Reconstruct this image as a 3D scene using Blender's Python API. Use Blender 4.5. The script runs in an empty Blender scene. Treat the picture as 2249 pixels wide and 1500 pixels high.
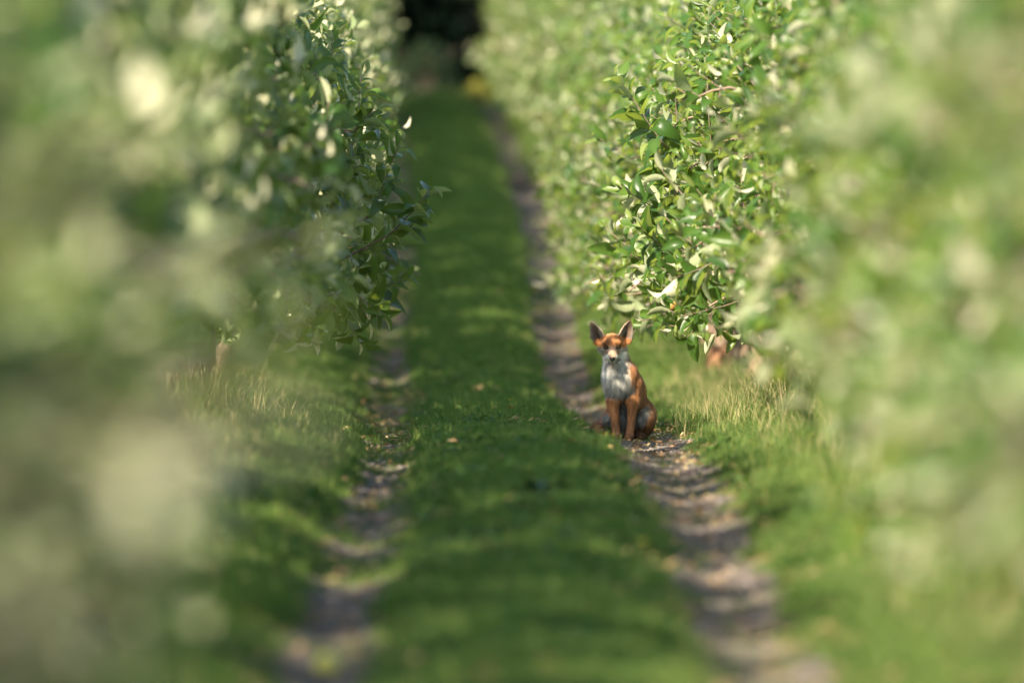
import bpy, math, random
import numpy as np
from mathutils import Vector, Matrix

R = math.radians
RNG = np.random.default_rng(7)
random.seed(7)
SC = bpy.context.scene
COL = SC.collection

# ------------------------------------------------------------------ camera, sky, sun, exposure
CAM_Z = 1.45
FPX = 400.0 / 36.0 * 2249.0
cam_data = bpy.data.cameras.new('camera')
cam_data.lens = 400.0
cam_data.sensor_width = 36.0
cam_data.clip_start = 0.5
cam_data.clip_end = 3000.0
cam_data.dof.use_dof = True
cam_data.dof.focus_distance = 55.6
cam_data.dof.aperture_fstop = 2.8
cam_data.dof.aperture_blades = 0
cam = bpy.data.objects.new('camera', cam_data)
COL.objects.link(cam)
cam.location = (0, 0, CAM_Z)
cam.rotation_euler = (R(90) - math.atan(450.0 / FPX), 0, 0)
SC.camera = cam

SUN_EL, SUN_AZ = 36.5, 49.0          # azimuth: 0 = straight from the left, 90 = from behind the camera
S = Vector((-math.cos(R(SUN_AZ)) * math.cos(R(SUN_EL)), -math.sin(R(SUN_AZ)) * math.cos(R(SUN_EL)), math.sin(R(SUN_EL))))
world = bpy.data.worlds.new('World')
SC.world = world
world.use_nodes = True
wn = world.node_tree
wn.nodes.clear()
sky = wn.nodes.new('ShaderNodeTexSky')
sky.sky_type = 'NISHITA'
sky.sun_disc = False
sky.sun_elevation = R(SUN_EL)
sky.sun_rotation = math.atan2(S.x, S.y)
bg = wn.nodes.new('ShaderNodeBackground')
bg.inputs['Strength'].default_value = 0.12
wo = wn.nodes.new('ShaderNodeOutputWorld')
wn.links.new(sky.outputs[0], bg.inputs[0])
wn.links.new(bg.outputs[0], wo.inputs[0])
sl = bpy.data.lights.new('sun', 'SUN')
sl.energy = 5.0
sl.angle = R(0.53)
sl.color = (1.0, 0.88, 0.68)
so = bpy.data.objects.new('sun', sl)
COL.objects.link(so)
so.rotation_euler = S.to_track_quat('Z', 'Y').to_euler()
SC.view_settings.view_transform = 'Standard'
SC.view_settings.look = 'None'
SC.view_settings.exposure = 1.5
SC.view_settings.gamma = 1.0
SC.render.engine = 'CYCLES'
cy = SC.cycles
cy.max_bounces = 6
cy.diffuse_bounces = 3
cy.glossy_bounces = 2
cy.transmission_bounces = 4
cy.transparent_max_bounces = 4
cy.use_denoising = True
cy.sample_clamp_indirect = 4.0


# ------------------------------------------------------------------ helpers
def tag(o, label=None, cat=None, group=None, kind=None):
    if label: o['label'] = label
    if cat: o['category'] = cat
    if group: o['group'] = group
    if kind: o['kind'] = kind
    return o


def empty(name, loc=(0, 0, 0), rz=0.0):
    o = bpy.data.objects.new(name, None)
    COL.objects.link(o)
    o.location = loc
    o.rotation_euler = (0, 0, rz)
    o.empty_display_size = 0.2
    return o


def raw_mesh(name, V, F, mats, attrs=None, smooth=True, fmat=None):
    """V (n,3); F (m,k) int array or a list of such arrays."""
    me = bpy.data.meshes.new(name)
    V = np.asarray(V, np.float32)
    FL = F if isinstance(F, list) else [F]
    FL = [np.asarray(f, np.int32) for f in FL if len(f)]
    me.vertices.add(len(V))
    me.vertices.foreach_set('co', V.ravel())
    loops = np.concatenate([f.ravel() for f in FL])
    tot = np.concatenate([np.full(len(f), f.shape[1], np.int32) for f in FL])
    start = np.concatenate([[0], np.cumsum(tot)[:-1]]).astype(np.int32)
    me.loops.add(len(loops))
    me.loops.foreach_set('vertex_index', loops)
    me.polygons.add(len(tot))
    me.polygons.foreach_set('loop_start', start)
    me.polygons.foreach_set('loop_total', tot)
    me.polygons.foreach_set('use_smooth', np.full(len(tot), smooth))
    for m in (mats if isinstance(mats, (list, tuple)) else [mats]):
        me.materials.append(m)
    if fmat is not None:
        me.polygons.foreach_set('material_index', np.asarray(fmat, np.int32))
    me.update(calc_edges=True)
    for k, a in (attrs or {}).items():
        a = np.asarray(a, np.float32)
        if a.ndim == 1:
            at = me.attributes.new(k, 'FLOAT', 'POINT')
            at.data.foreach_set('value', a)
        else:
            at = me.attributes.new(k, 'FLOAT_COLOR', 'POINT')
            if a.shape[1] == 3:
                a = np.concatenate([a, np.ones((len(a), 1), np.float32)], 1)
            at.data.foreach_set('color', a.ravel())
    me.validate()
    return me


def link(name, me, parent=None, loc=(0, 0, 0)):
    o = bpy.data.objects.new(name, me)
    COL.objects.link(o)
    o.location = loc
    if parent is not None:
        o.parent = parent
    return o


class Acc:
    """collects vertices and faces of one mesh"""
    def __init__(s):
        s.V = []; s.Q = []; s.T = []; s.n = 0; s.A = []

    def add(s, V, Q=None, T=None, a=0.5):
        V = np.asarray(V, float).reshape(-1, 3)
        if Q is not None and len(Q): s.Q.append(np.asarray(Q, int).reshape(-1, 4) + s.n)
        if T is not None and len(T): s.T.append(np.asarray(T, int).reshape(-1, 3) + s.n)
        s.V.append(V)
        s.A.append(np.full(len(V), a, float) if np.isscalar(a) else np.asarray(a, float))
        s.n += len(V)

    def tube(s, P, rad, n=6, a=0.5):
        P = np.asarray(P, float)
        rad = np.broadcast_to(rad, (len(P),))
        T = np.gradient(P, axis=0)
        T /= np.linalg.norm(T, axis=1)[:, None] + 1e-9
        ref = np.array([0.3, 1.0, 0.1]) if abs(T[0][2]) > 0.8 else np.array([0, 0, 1.0])
        U = np.cross(T, ref); U /= np.linalg.norm(U, axis=1)[:, None] + 1e-9
        W = np.cross(T, U)
        th = np.arange(n) * 2 * math.pi / n
        ring = (P[:, None, :] + rad[:, None, None] * (np.cos(th)[None, :, None] * U[:, None, :] + np.sin(th)[None, :, None] * W[:, None, :]))
        V = ring.reshape(-1, 3)
        Q = []
        for i in range(len(P) - 1):
            for j in range(n):
                k = (j + 1) % n
                Q.append((i * n + j, i * n + k, (i + 1) * n + k, (i + 1) * n + j))
        V = np.concatenate([V, P[-1:]])
        T3 = [((len(P) - 1) * n + j, (len(P) - 1) * n + (j + 1) % n, len(V) - 1) for j in range(n)]
        s.add(V, Q, T3, a)

    def mesh(s, name, mat, smooth=True):
        V = np.concatenate(s.V)
        F = []
        if s.Q: F.append(np.concatenate(s.Q))
        if s.T: F.append(np.concatenate(s.T))
        return raw_mesh(name, V, F, mat, {'tint': np.concatenate(s.A)}, smooth)


def norm(v):
    v = np.asarray(v, float)
    return v / (np.linalg.norm(v) + 1e-12)


# ------------------------------------------------------------------ terrain
_D = [-30, 0, 20, 32.6, 36.6, 39.5, 45, 49.6, 56, 62, 73, 81, 92, 110, 145, 170, 230, 600]
_Z = [0.0, 0.0, 0.0, 0.0, 0.0, 0.05, 0.075, 0.065, -.03, -.15, -.25, -.10, .35, .92, 1.85, 1.95, 2.2, 3.0]
_X = [.07, .07, .07, .075, .075, .075, .075, .07, .0, -.08, -.187, -.27, -.32, -.48, -.9, -1.3, -2.2, -6.0]
_g = np.arange(-40, 620, 0.5)
_k = np.exp(-0.5 * (np.arange(-8, 9) / 3.5) ** 2); _k /= _k.sum()
_zg = np.convolve(np.pad(np.interp(_g, _D, _Z), 8, mode='edge'), _k, 'valid')
_xg = np.convolve(np.pad(np.interp(_g, _D, _X), 8, mode='edge'), _k, 'valid')


def xc(y): return np.interp(y, _g, _xg)


def wob(x, y, s=1.0):
    return (np.sin(x * 2.1 * s + 1.3 * np.sin(y * 1.7 * s)) + np.sin(y * 2.9 * s + 1.1 * np.sin(x * 3.3 * s + 2)) + np.sin((x + y) * 5.3 * s) * .5) / 2.5


_LAT = np.random.default_rng(77).uniform(-1, 1, (256, 256))


def vn(x, y, sx=1.0, sy=None):
    """smooth random relief, no repeat inside the scene's size"""
    x = np.asarray(x, float) * sx + 113.3; y = np.asarray(y, float) * (sy or sx) + 57.7
    i = np.floor(x).astype(int); j = np.floor(y).astype(int)
    f = x - i; g_ = y - j
    f = f * f * (3 - 2 * f); g_ = g_ * g_ * (3 - 2 * g_)
    a = _LAT[i % 256, j % 256]; b = _LAT[(i + 1) % 256, j % 256]; c = _LAT[i % 256, (j + 1) % 256]; d = _LAT[(i + 1) % 256, (j + 1) % 256]
    return (a * (1 - f) + b * f) * (1 - g_) + (c * (1 - f) + d * f) * g_


TRK = 0.60


def zt(x, y):
    x = np.asarray(x, float); y = np.asarray(y, float)
    u = x - xc(y)
    a = np.abs(u)
    h = np.interp(y, _g, _zg)
    h = h + 0.02 - .055 * np.exp(-((a - TRK) / .16) ** 2) + .050 * np.exp(-(u / .29) ** 2)
    t = np.clip((a - .8) / .8, 0, 1)
    h = h + .07 * t * t * (3 - 2 * t)
    h = h + .022 * vn(x, y, .9, .45) + .006 * vn(x + 7, y + 3, 3.1, 2.1) * np.clip((75 - y) / 20, .2, 1)
    h = h - .05 * np.exp(-((y - 54.3) / 2.4) ** 2) * np.exp(-((u - .30) / .16) ** 2)
    return h


def at(px, py, z=0.0, dmax=200):
    """the ground point seen at a place of the photograph"""
    dx = (px - 1124.5) / FPX
    for d in np.arange(20, dmax, .1):
        zz = CAM_Z - (py - 300.0) / FPX * d
        if zz <= zt(dx * d, d) + z:
            return float(dx * d), float(d), float(zt(dx * d, d))
    return float(dx * dmax), float(dmax), float(zt(dx * dmax, dmax))


# ------------------------------------------------------------------ materials
def new_mat(name):
    m = bpy.data.materials.new(name)
    m.use_nodes = True
    m.node_tree.nodes.clear()
    return m, m.node_tree.nodes, m.node_tree.links


def ramp(N, L, src, stops):
    r = N.new('ShaderNodeValToRGB')
    el = r.color_ramp.elements
    while len(el) < len(stops): el.new(0.5)
    for e, (p, c) in zip(el, stops):
        e.position = p; e.color = (*c, 1)
    L.new(src, r.inputs[0])
    return r.outputs[0]


def noise(N, L, scale, detail=4, rough=.6, vec=None):
    n = N.new('ShaderNodeTexNoise')
    n.inputs['Scale'].default_value = scale
    n.inputs['Detail'].default_value = detail
    n.inputs['Roughness'].default_value = rough
    if vec is not None: L.new(vec, n.inputs['Vector'])
    return n.outputs[0]


def leafy(name, top, under, trans, tr=.35, rough=.42, under_tip=None):
    """two sided leaf: top and underside colours by the 'tint' attribute, part translucent"""
    m, N, L = new_mat(name)
    at_ = N.new('ShaderNodeAttribute'); at_.attribute_name = 'tint'
    geo = N.new('ShaderNodeNewGeometry')
    oi = N.new('ShaderNodeObjectInfo')
    tc = ramp(N, L, at_.outputs['Fac'], top)
    uc = ramp(N, L, at_.outputs['Fac'], under)
    mx = N.new('ShaderNodeMix'); mx.data_type = 'RGBA'
    L.new(geo.outputs['Backfacing'], mx.inputs['Factor'])
    L.new(tc, mx.inputs[6]); L.new(uc, mx.inputs[7])
    # slight per-tree shift
    hs = N.new('ShaderNodeHueSaturation')
    mr = N.new('ShaderNodeMapRange')
    mr.inputs['To Min'].default_value = .88; mr.inputs['To Max'].default_value = 1.1
    L.new(oi.outputs['Random'], mr.inputs[0])
    L.new(mr.outputs[0], hs.inputs['Value'])
    L.new(mx.outputs[2], hs.inputs['Color'])
    p = N.new('ShaderNodeBsdfPrincipled')
    L.new(hs.outputs[0], p.inputs['Base Color'])
    rm = N.new('ShaderNodeMapRange')
    rm.inputs['To Min'].default_value = rough; rm.inputs['To Max'].default_value = .8
    L.new(geo.outputs['Backfacing'], rm.inputs[0]); L.new(rm.outputs[0], p.inputs['Roughness'])
    p.inputs['Specular IOR Level'].default_value = .35
    t = N.new('ShaderNodeBsdfTranslucent')
    t.inputs[0].default_value = (*trans, 1)
    ms = N.new('ShaderNodeMixShader'); ms.inputs[0].default_value = tr
    L.new(p.outputs[0], ms.inputs[1]); L.new(t.outputs[0], ms.inputs[2])
    o = N.new('ShaderNodeOutputMaterial'); L.new(ms.outputs[0], o.inputs[0])
    return m


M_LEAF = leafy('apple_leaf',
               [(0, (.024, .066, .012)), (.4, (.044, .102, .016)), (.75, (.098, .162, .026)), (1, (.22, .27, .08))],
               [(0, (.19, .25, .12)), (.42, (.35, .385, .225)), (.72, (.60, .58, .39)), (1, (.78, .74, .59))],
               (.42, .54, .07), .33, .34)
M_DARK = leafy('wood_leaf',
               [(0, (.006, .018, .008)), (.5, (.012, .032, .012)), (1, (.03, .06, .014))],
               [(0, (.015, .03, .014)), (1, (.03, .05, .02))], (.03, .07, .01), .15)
M_BUSH = leafy('bush_leaf',
               [(0, (.03, .08, .02)), (1, (.10, .18, .03))],
               [(0, (.05, .1, .03)), (1, (.12, .2, .06))], (.1, .2, .02), .3)
M_YEL = leafy('sunlit_leaf',
              [(0, (.28, .30, .06)), (1, (.44, .45, .09))],
              [(0, (.2, .17, .05)), (1, (.36, .30, .08))], (.36, .3, .04), .3)  # bright yellow stands in for sunlight on the patch at the lane end
M_GRASS = leafy('grass_blade',
                [(0, (.066, .105, .026)), (.5, (.115, .175, .042)), (.85, (.185, .24, .06)), (.93, (.32, .32, .09)), (1, (.50, .45, .20))],
                [(0, (.066, .105, .026)), (.5, (.115, .175, .042)), (.85, (.185, .24, .06)), (.93, (.32, .32, .09)), (1, (.50, .45, .20))],
                (.12, .32, .03), .35, .5)
M_VERGE = leafy('verge_blade',
                [(0, (.04, .11, .02)), (.4, (.08, .17, .03)), (.62, (.17, .22, .06)), (.75, (.36, .33, .15)), (1, (.50, .40, .22))],
                [(0, (.04, .11, .02)), (.4, (.08, .17, .03)), (.62, (.17, .22, .06)), (.75, (.36, .33, .15)), (1, (.50, .40, .22))],
                (.28, .38, .06), .35, .6)
M_DEAD = leafy('dead_leaf',
               [(0, (.26, .10, .05)), (.4, (.34, .18, .10)), (.7, (.52, .33, .14)), (1, (.62, .50, .16))],
               [(0, (.28, .13, .07)), (.4, (.42, .26, .15)), (.7, (.5, .36, .2)), (1, (.6, .5, .22))],
               (.5, .25, .06), .25, .6)


def solid(name, cols, scale=8, rough=.85, bump=.3, spec=.3, dist=.01, vecobj=True):
    m, N, L = new_mat(name)
    tc = N.new('ShaderNodeTexCoord')
    v = tc.outputs['Object']
    n = noise(N, L, scale, 8, .65, v)
    c = ramp(N, L, n, cols)
    p = N.new('ShaderNodeBsdfPrincipled')
    L.new(c, p.inputs['Base Color'])
    p.inputs['Roughness'].default_value = rough
    p.inputs['Specular IOR Level'].default_value = spec
    n2 = noise(N, L, scale * 4, 6, .7, v)
    b = N.new('ShaderNodeBump'); b.inputs['Strength'].default_value = bump; b.inputs['Distance'].default_value = dist
    L.new(n2, b.inputs['Height']); L.new(b.outputs[0], p.inputs['Normal'])
    o = N.new('ShaderNodeOutputMaterial'); L.new(p.outputs[0], o.inputs[0])
    return m


M_BARK = solid('apple_bark', [(.3, (.13, .085, .06)), (.5, (.26, .18, .13)), (.7, (.40, .30, .23))], 14, .9, .8)
M_TWIG = solid('twig_bark', [(.3, (.20, .13, .10)), (.7, (.36, .26, .21))], 20, .7, .3)
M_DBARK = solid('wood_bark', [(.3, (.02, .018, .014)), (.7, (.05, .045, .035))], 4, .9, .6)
M_GROUND = solid('turf_soil', [(.3, (.018, .035, .010)), (.5, (.035, .06, .014)), (.7, (.07, .075, .03))], 3.0, .95, .6, .2, .02)
M_TRACK = solid('bare_earth', [(.28, (.045, .036, .030)), (.42, (.10, .083, .070)), (.58, (.165, .138, .118)), (.74, (.27, .215, .175))], 5.0, .95, 1.0, .2, .03)
M_STONE = solid('gravel_stone', [(.3, (.12, .10, .09)), (.5, (.24, .20, .18)), (.7, (.42, .35, .30))], 30, .85, .3)
M_MOUND = solid('mound_dark', [(.3, (.025, .018, .014)), (.7, (.07, .05, .038))], 12, .95, 1.0)
M_APPLE = solid('apple_skin', [(.35, (.34, .30, .07)), (.5, (.45, .34, .09)), (.65, (.48, .20, .07))], 9, .35, .05, .5)
M_APPLE2 = solid('fallen_apple_skin', [(.3, (.82, .70, .12)), (.7, (.88, .76, .2))], 9, .4, .05, .5)  # yellow brightened to stand in for sunlight on the fallen apple
M_PETAL = solid('yellow_petal', [(.3, (.75, .55, .03)), (.7, (.85, .68, .06))], 50, .6, .1)
M_WPETAL = solid('white_petal', [(.3, (.6, .6, .55)), (.7, (.75, .75, .7))], 50, .6, .1)
M_STUMP = solid('orange_lit_bark', [(.3, (.24, .12, .07)), (.7, (.36, .18, .10))], 14, .9, .8)  # orange light put into the bark colour

# ------------------------------------------------------------------ ground and wheel tracks
ys = np.concatenate([np.arange(-30, 24, 2.0), np.arange(24, 90, .25), np.arange(90, 180, 1.0), np.array([180, 190, 210, 250, 320, 450, 600])])
us = np.concatenate([[-400, -150, -60, -25, -12, -7, -5], np.arange(-3.6, -1.2, .2), np.arange(-1.2, 1.2001, .06), np.arange(1.4, 3.7, .2), [5, 7, 12, 25, 60, 150, 400]])
YY, UU = np.meshgrid(ys, us, indexing='ij')
XX = UU + xc(YY)
ZZ = zt(XX, YY)
nu, ny = len(us), len(ys)
I = np.arange(nu * ny).reshape(ny, nu)
Q = np.stack([I[:-1, :-1], I[:-1, 1:], I[1:, 1:], I[1:, :-1]], -1).reshape(-1, 4)
g = link('ground', raw_mesh('ground', np.stack([XX, YY, ZZ], -1).reshape(-1, 3), Q, M_GROUND))
tag(g, 'turf covered ground of the orchard lane', kind='structure')


def track_half(y, side):
    base = .155 if side < 0 else .165
    if side > 0: base = base + .03 + .07 * np.exp(-((y - 54.5) / 2.2) ** 2)
    base = base + .035 * vn(y * 0 + side, y, .6) + .025 * vn(y * 0 + side, y, 2.3)
    # the left rut nearly closes over with grass in two stretches
    if side < 0:
        base = base - .05 * np.exp(-((y - 47) / 2.0) ** 2)
    return np.maximum(base, .05)


for side, lab in ((-1, 'narrow bare earth wheel track beside the left tree row'), (1, 'wide bare earth wheel track that the fox sits on')):
    y2 = np.arange(0, 152, .12)
    w = track_half(y2, side)
    tt = np.linspace(-1, 1, 9)
    jit = RNG.uniform(-.018, .018, (len(y2), 2))
    cols = []
    for k, t in enumerate(tt):
        e = 0 if 0 < k < 8 else (jit[:, 0] if k == 0 else jit[:, 1])
        cols.append(xc(y2) + side * TRK + t * w + e)
    X2 = np.stack(cols, 1); Y2 = np.repeat(y2[:, None], 9, 1)
    Z2 = zt(X2, Y2) + .006 + np.clip((75 - Y2) / 18, .15, 1) * (.005 * np.clip(vn(X2, Y2, 9.0, 6.), 0, 1) + .008 * np.clip(vn(X2 + 9, Y2, 19., 17.), -.2, 1))
    Z2[:, 0] = zt(X2[:, 0], Y2[:, 0]) - .004; Z2[:, -1] = zt(X2[:, -1], Y2[:, -1]) - .004
    I = np.arange(len(y2) * 9).reshape(len(y2), 9)
    Q = np.stack([I[:-1, :-1], I[:-1, 1:], I[1:, 1:], I[1:, :-1]], -1).reshape(-1, 4)
    o = link('wheel_track', raw_mesh('wheel_track', np.stack([X2, Y2, Z2], -1).reshape(-1, 3), Q, M_TRACK))
    tag(o, lab, kind='structure')


# ------------------------------------------------------------------ grass and gravel (uncountable), instanced by geometry nodes
def blades(n, rad, h0, h1, wid, lean, seed, tints, seg=3, droop=.4):
    r = np.random.default_rng(seed)
    V = []; Qs = []; T = []; A = []
    base = 0
    for i in range(n):
        a = r.uniform(0, 2 * math.pi); d = rad * math.sqrt(r.uniform())
        p0 = np.array([d * math.cos(a), d * math.sin(a), -.01])
        h = r.uniform(h0, h1)
        la = r.uniform(0, 2 * math.pi)
        ld = np.array([math.cos(la), math.sin(la), 0]); sd = np.array([-ld[1], ld[0], 0])
        ln = r.uniform(.1, lean)
        w = wid * r.uniform(.6, 1.2)
        tn = r.choice(tints) + r.uniform(-.12, .12)
        for k in range(seg + 1):
            t = k / seg
            c = p0 + ld * h * ln * t * t + np.array([0, 0, h * t - h * ln * droop * t ** 3])
            ww = w * (1 - .85 * t ** 1.5)
            if k < seg:
                V += [c - sd * ww * .5, c + sd * ww * .5]
            else:
                V += [c]
            A += [min(max(tn, 0), 1)] * (2 if k < seg else 1)
        for k in range(seg - 1):
            b = base + 2 * k
            Qs.append((b, b + 1, b + 3, b + 2))
        b = base + 2 * (seg - 1)
        T.append((b, b + 1, b + 2))
        base += 2 * seg + 1
    return np.array(V), np.array(Qs), np.array(T), np.array(A)


def proto(name, V, F, mat, A):
    me = raw_mesh(name, V, F, mat, {'tint': A}, True)
    return bpy.data.objects.new(name, me)      # never linked: only the source of the instances


def scatter(name, P, rot, scl, idx, protos, label):
    me = bpy.data.meshes.new(name)
    me.vertices.add(len(P))
    me.vertices.foreach_set('co', np.asarray(P, np.float32).ravel())
    a = me.attributes.new('rot', 'FLOAT_VECTOR', 'POINT'); a.data.foreach_set('vector', np.asarray(rot, np.float32).ravel())
    a = me.attributes.new('scl', 'FLOAT_VECTOR', 'POINT'); a.data.foreach_set('vector', np.asarray(scl, np.float32).ravel())
    a = me.attributes.new('idx', 'INT', 'POINT'); a.data.foreach_set('value', np.asarray(idx, np.int32))
    me.update()
    o = link(name, me)
    ng = bpy.data.node_groups.new(name, 'GeometryNodeTree')
    ng.interface.new_socket('Geometry', in_out='INPUT', socket_type='NodeSocketGeometry')
    ng.interface.new_socket('Geometry', in_out='OUTPUT', socket_type='NodeSocketGeometry')
    N, L = ng.nodes, ng.links
    gi = N.new('NodeGroupInput'); go = N.new('NodeGroupOutput')
    jn = N.new('GeometryNodeJoinGeometry')
    for pr in reversed(protos):
        oi = N.new('GeometryNodeObjectInfo'); oi.inputs['Object'].default_value = pr
        oi.inputs['As Instance'].default_value = True
        L.new(oi.outputs['Geometry'], jn.inputs[0])
    ip = N.new('GeometryNodeInstanceOnPoints')
    L.new(gi.outputs[0], ip.inputs['Points']); L.new(jn.outputs[0], ip.inputs['Instance'])
    ip.inputs['Pick Instance'].default_value = True

    def na(nm, dt):
        n = N.new('GeometryNodeInputNamedAttribute'); n.data_type = dt; n.inputs['Name'].default_value = nm
        return [s for s in n.outputs if s.enabled and s.name == 'Attribute'][0]
    L.new(na('idx', 'INT'), ip.inputs['Instance Index'])
    L.new(na('rot', 'FLOAT_VECTOR'), ip.inputs['Rotation'])
    L.new(na('scl', 'FLOAT_VECTOR'), ip.inputs['Scale'])
    L.new(ip.outputs[0], go.inputs[0])
    md = o.modifiers.new(name, 'NODES'); md.node_group = ng
    return tag(o, label, 'grass' if 'grass' in name else name, kind='stuff')


def field(y0, y1, u0, u1, dens):
    n = int((y1 - y0) * (u1 - u0) * dens)
    y = RNG.uniform(y0, y1, n); u = RNG.uniform(u0, u1, n)
    return u, y


TUF = []
for s in range(4):
    V, q, t, A = blades(30, .045, .03, .075, .0042, .9, 100 + s, [.1, .3, .45, .6, .8] if s < 3 else [.3, .6, .9, 1.0])
    TUF.append(proto('grass_tuft', V, [q, t], M_GRASS, A))
parts = [field(25, 66, -1.5, 1.5, 780), field(66, 100, -1.5, 1.5, 420), field(100, 160, -1.7, 1.7, 200),
         field(0, 25, -1.4, 1.4, 120), field(28, 80, -2.6, -1.5, 160), field(28, 80, 1.5, 2.6, 160), field(80, 175, -6, 6, 8)]
u = np.concatenate([p[0] for p in parts]); y = np.concatenate([p[1] for p in parts])
x = u + xc(y)
side = np.sign(u)
dtr = np.abs(np.abs(u) - TRK)
hw = np.where(u < 0, track_half(y, -1), track_half(y, 1))
edge = hw + .055 * vn(x, y, 7, 3.1) + RNG.normal(0, .02, len(u))
keep = (dtr > edge - .01) | (RNG.uniform(size=len(u)) < np.clip(np.where(u < 0, .16, .05) * (1 + 2.2 * vn(x + 3, y, 4., 1.3)), .01, .7))
u, y, x, dtr, hw = u[keep], y[keep], x[keep], dtr[keep], hw[keep]
far = np.clip((y - 60) / 60, 0, 1)
s = RNG.uniform(.7, 1.25, len(u)) * (1 + .7 * far)
s *= np.where(dtr < hw + .05, .6, 1.0) * (1 + .35 * vn(x, y, 3.5, 2.6)) * (1 + .25 * vn(x, y, 9., 8.))
s *= np.where(np.abs(u) > .9, 1.25, 1.0)
s *= 1 - .55 * np.exp(-((y - 54.0) / 2.8) ** 2) * np.exp(-((u - .40) / .38) ** 2)
hz = s * RNG.uniform(.8, 1.3, len(u))
rot = np.stack([RNG.normal(0, .12, len(u)), RNG.normal(0, .12, len(u)), RNG.uniform(0, 6.28, len(u))], 1)
idx = np.where(RNG.uniform(size=len(u)) < np.clip(.13 + .30 * vn(x + 31, y, 2.2, .8), .02, .5), 3, RNG.integers(0, 3, len(u)))  # pale straw tufts in patches, also painting glints into the grass
scatter('grass', np.stack([x, y, zt(x, y)], 1), rot, np.stack([s, s, hz], 1), idx, TUF, 'short green grass growing on and beside the lane')

VER = []
for k in range(4):
    V, q, t, A = blades(22, .06, .10, .30, .0045, 1.1, 200 + k, [.1, .3, .5, .7] if k < 2 else [.3, .6, .8, .95], 4, .55)
    VER.append(proto('verge_tuft', V, [q, t], M_VERGE, A))
# seeding stalks
V, q, t, A = blades(9, .05, .25, .42, .0035, .7, 300, [.75, .9], 4, .3)
VER.append(proto('verge_tuft', V, [q, t], M_VERGE, A))
P = []
for (y0, y1, u0, u1, dn) in ((26, 70, .82, 2.2, 100), (26, 70, -2.2, -.80, 130), (70, 150, .95, 2.0, 35), (70, 150, -2.0, -.95, 35), (54, 72, .82, 1.7, 170)):
    uu, yy = field(y0, y1, u0, u1, dn)
    k = RNG.uniform(size=len(uu)) < np.clip((np.abs(uu) - np.where((uu > 0) & (yy < 52), 1.0, .75)) / .5, .10, 1) * np.clip(.62 + .6 * wob(uu * 3, yy * 1.3), 0.05, 1)
    P.append((uu[k], yy[k]))
u = np.concatenate([p[0] for p in P]); y = np.concatenate([p[1] for p in P]); x = u + xc(y)
s = RNG.uniform(.55, 1.15, len(u)) * np.clip(.45 + (np.abs(u) - .8) * 1.0, .4, 1.15) * np.where(u > 0, np.where((y > 52) & (y < 59), 1.2, np.where(y > 59, .8, 1.0)), 1.0)
rot = np.stack([RNG.normal(0, .15, len(u)), RNG.normal(0, .15, len(u)), RNG.uniform(0, 6.28, len(u))], 1)
idx = RNG.choice(5, len(u), p=[.20, .22, .25, .21, .12])
scatter('verge_grass', np.stack([x, y, zt(x, y)], 1), rot, np.stack([s, s, s], 1), idx, VER, 'tall yellowing grass along both tree rows')

# gravel
ST = []
for k in range(3):
    r = np.random.default_rng(400 + k)
    th = np.linspace(0, 2 * math.pi, 8)[:-1]
    V = [(0, 0, .55)]
    for zz, rr in ((.35, .75), (0, 1.0), (-.3, .7)):
        for a in th:
            f = rr * r.uniform(.8, 1.2)
            V.append((f * math.cos(a), f * math.sin(a) * .8, zz * r.uniform(.8, 1.2)))
    T = [(0, 1 + i, 1 + (i + 1) % 7) for i in range(7)]
    q = [(1 + j * 7 + i, 8 + j * 7 + i, 8 + j * 7 + (i + 1) % 7, 1 + j * 7 + (i + 1) % 7) for j in range(2) for i in range(7)]
    ST.append(proto('stone', np.array(V) * .006, [np.array(q), np.array(T)], M_STONE, np.full(len(V), .5)))
P = []
for sd, dn in ((-1, 1100), (1, 1100)):
    yy = RNG.uniform(26, 80, int(54 * .3 * dn)); uu = sd * TRK + RNG.normal(0, .10, len(yy))
    P.append((uu, yy))
u = np.concatenate([p[0] for p in P]); y = np.concatenate([p[1] for p in P]); x = u + xc(y)
s = RNG.lognormal(-.25, .45, len(u))
LIT = []
for k in range(3):
    TVx, TQx = None, None
    rr_ = np.random.default_rng(600 + k)
    V = []; q = []; n_ = 0
    for i in range(5):
        a_ = rr_.uniform(0, 6.28); c_ = np.array([rr_.normal(0, .03), rr_.normal(0, .03), rr_.uniform(.004, .012)])
        d_ = np.array([math.cos(a_), math.sin(a_), rr_.normal(0, .25)]) * rr_.uniform(.008, .020)
        w_ = np.array([-math.sin(a_), math.cos(a_), rr_.normal(0, .3)]) * rr_.uniform(.001, .006)
        V += [c_ - d_ - w_ * .3, c_ - d_ + w_ * .3, c_ + w_, c_ - w_ + [0, 0, .004], c_ + d_]
        q += [(n_, n_ + 1, n_ + 2, n_ + 3)]; n_ += 5
    V = np.array(V); tt_ = np.array([(5 * i + 3, 5 * i + 2, 5 * i + 4) for i in range(5)])
    LIT.append(proto('litter', V, [np.array(q), tt_], M_DEAD, np.repeat(rr_.uniform(.2, .85, 5), 5)))
fu, fy = field(26, 90, -1.5, 1.5, 34)
kk = (np.abs(np.abs(fu) - TRK) < .24) | (RNG.uniform(size=len(fu)) < .22)
fu, fy = fu[kk], fy[kk]; fx = fu + xc(fy)
ss = RNG.uniform(.6, 1.3, len(fu))
scatter('leaf_litter', np.stack([fx, fy, zt(fx, fy) + np.where(np.abs(np.abs(fu) - TRK) < .2, .012, .035)], 1), np.stack([RNG.uniform(-.3, .3, len(fu))] * 2 + [RNG.uniform(0, 6.28, len(fu))], 1),
        np.stack([ss, ss, ss], 1), RNG.integers(0, 3, len(fu)), LIT, 'dry straw and leaf bits strewn on lane and tracks')
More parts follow.
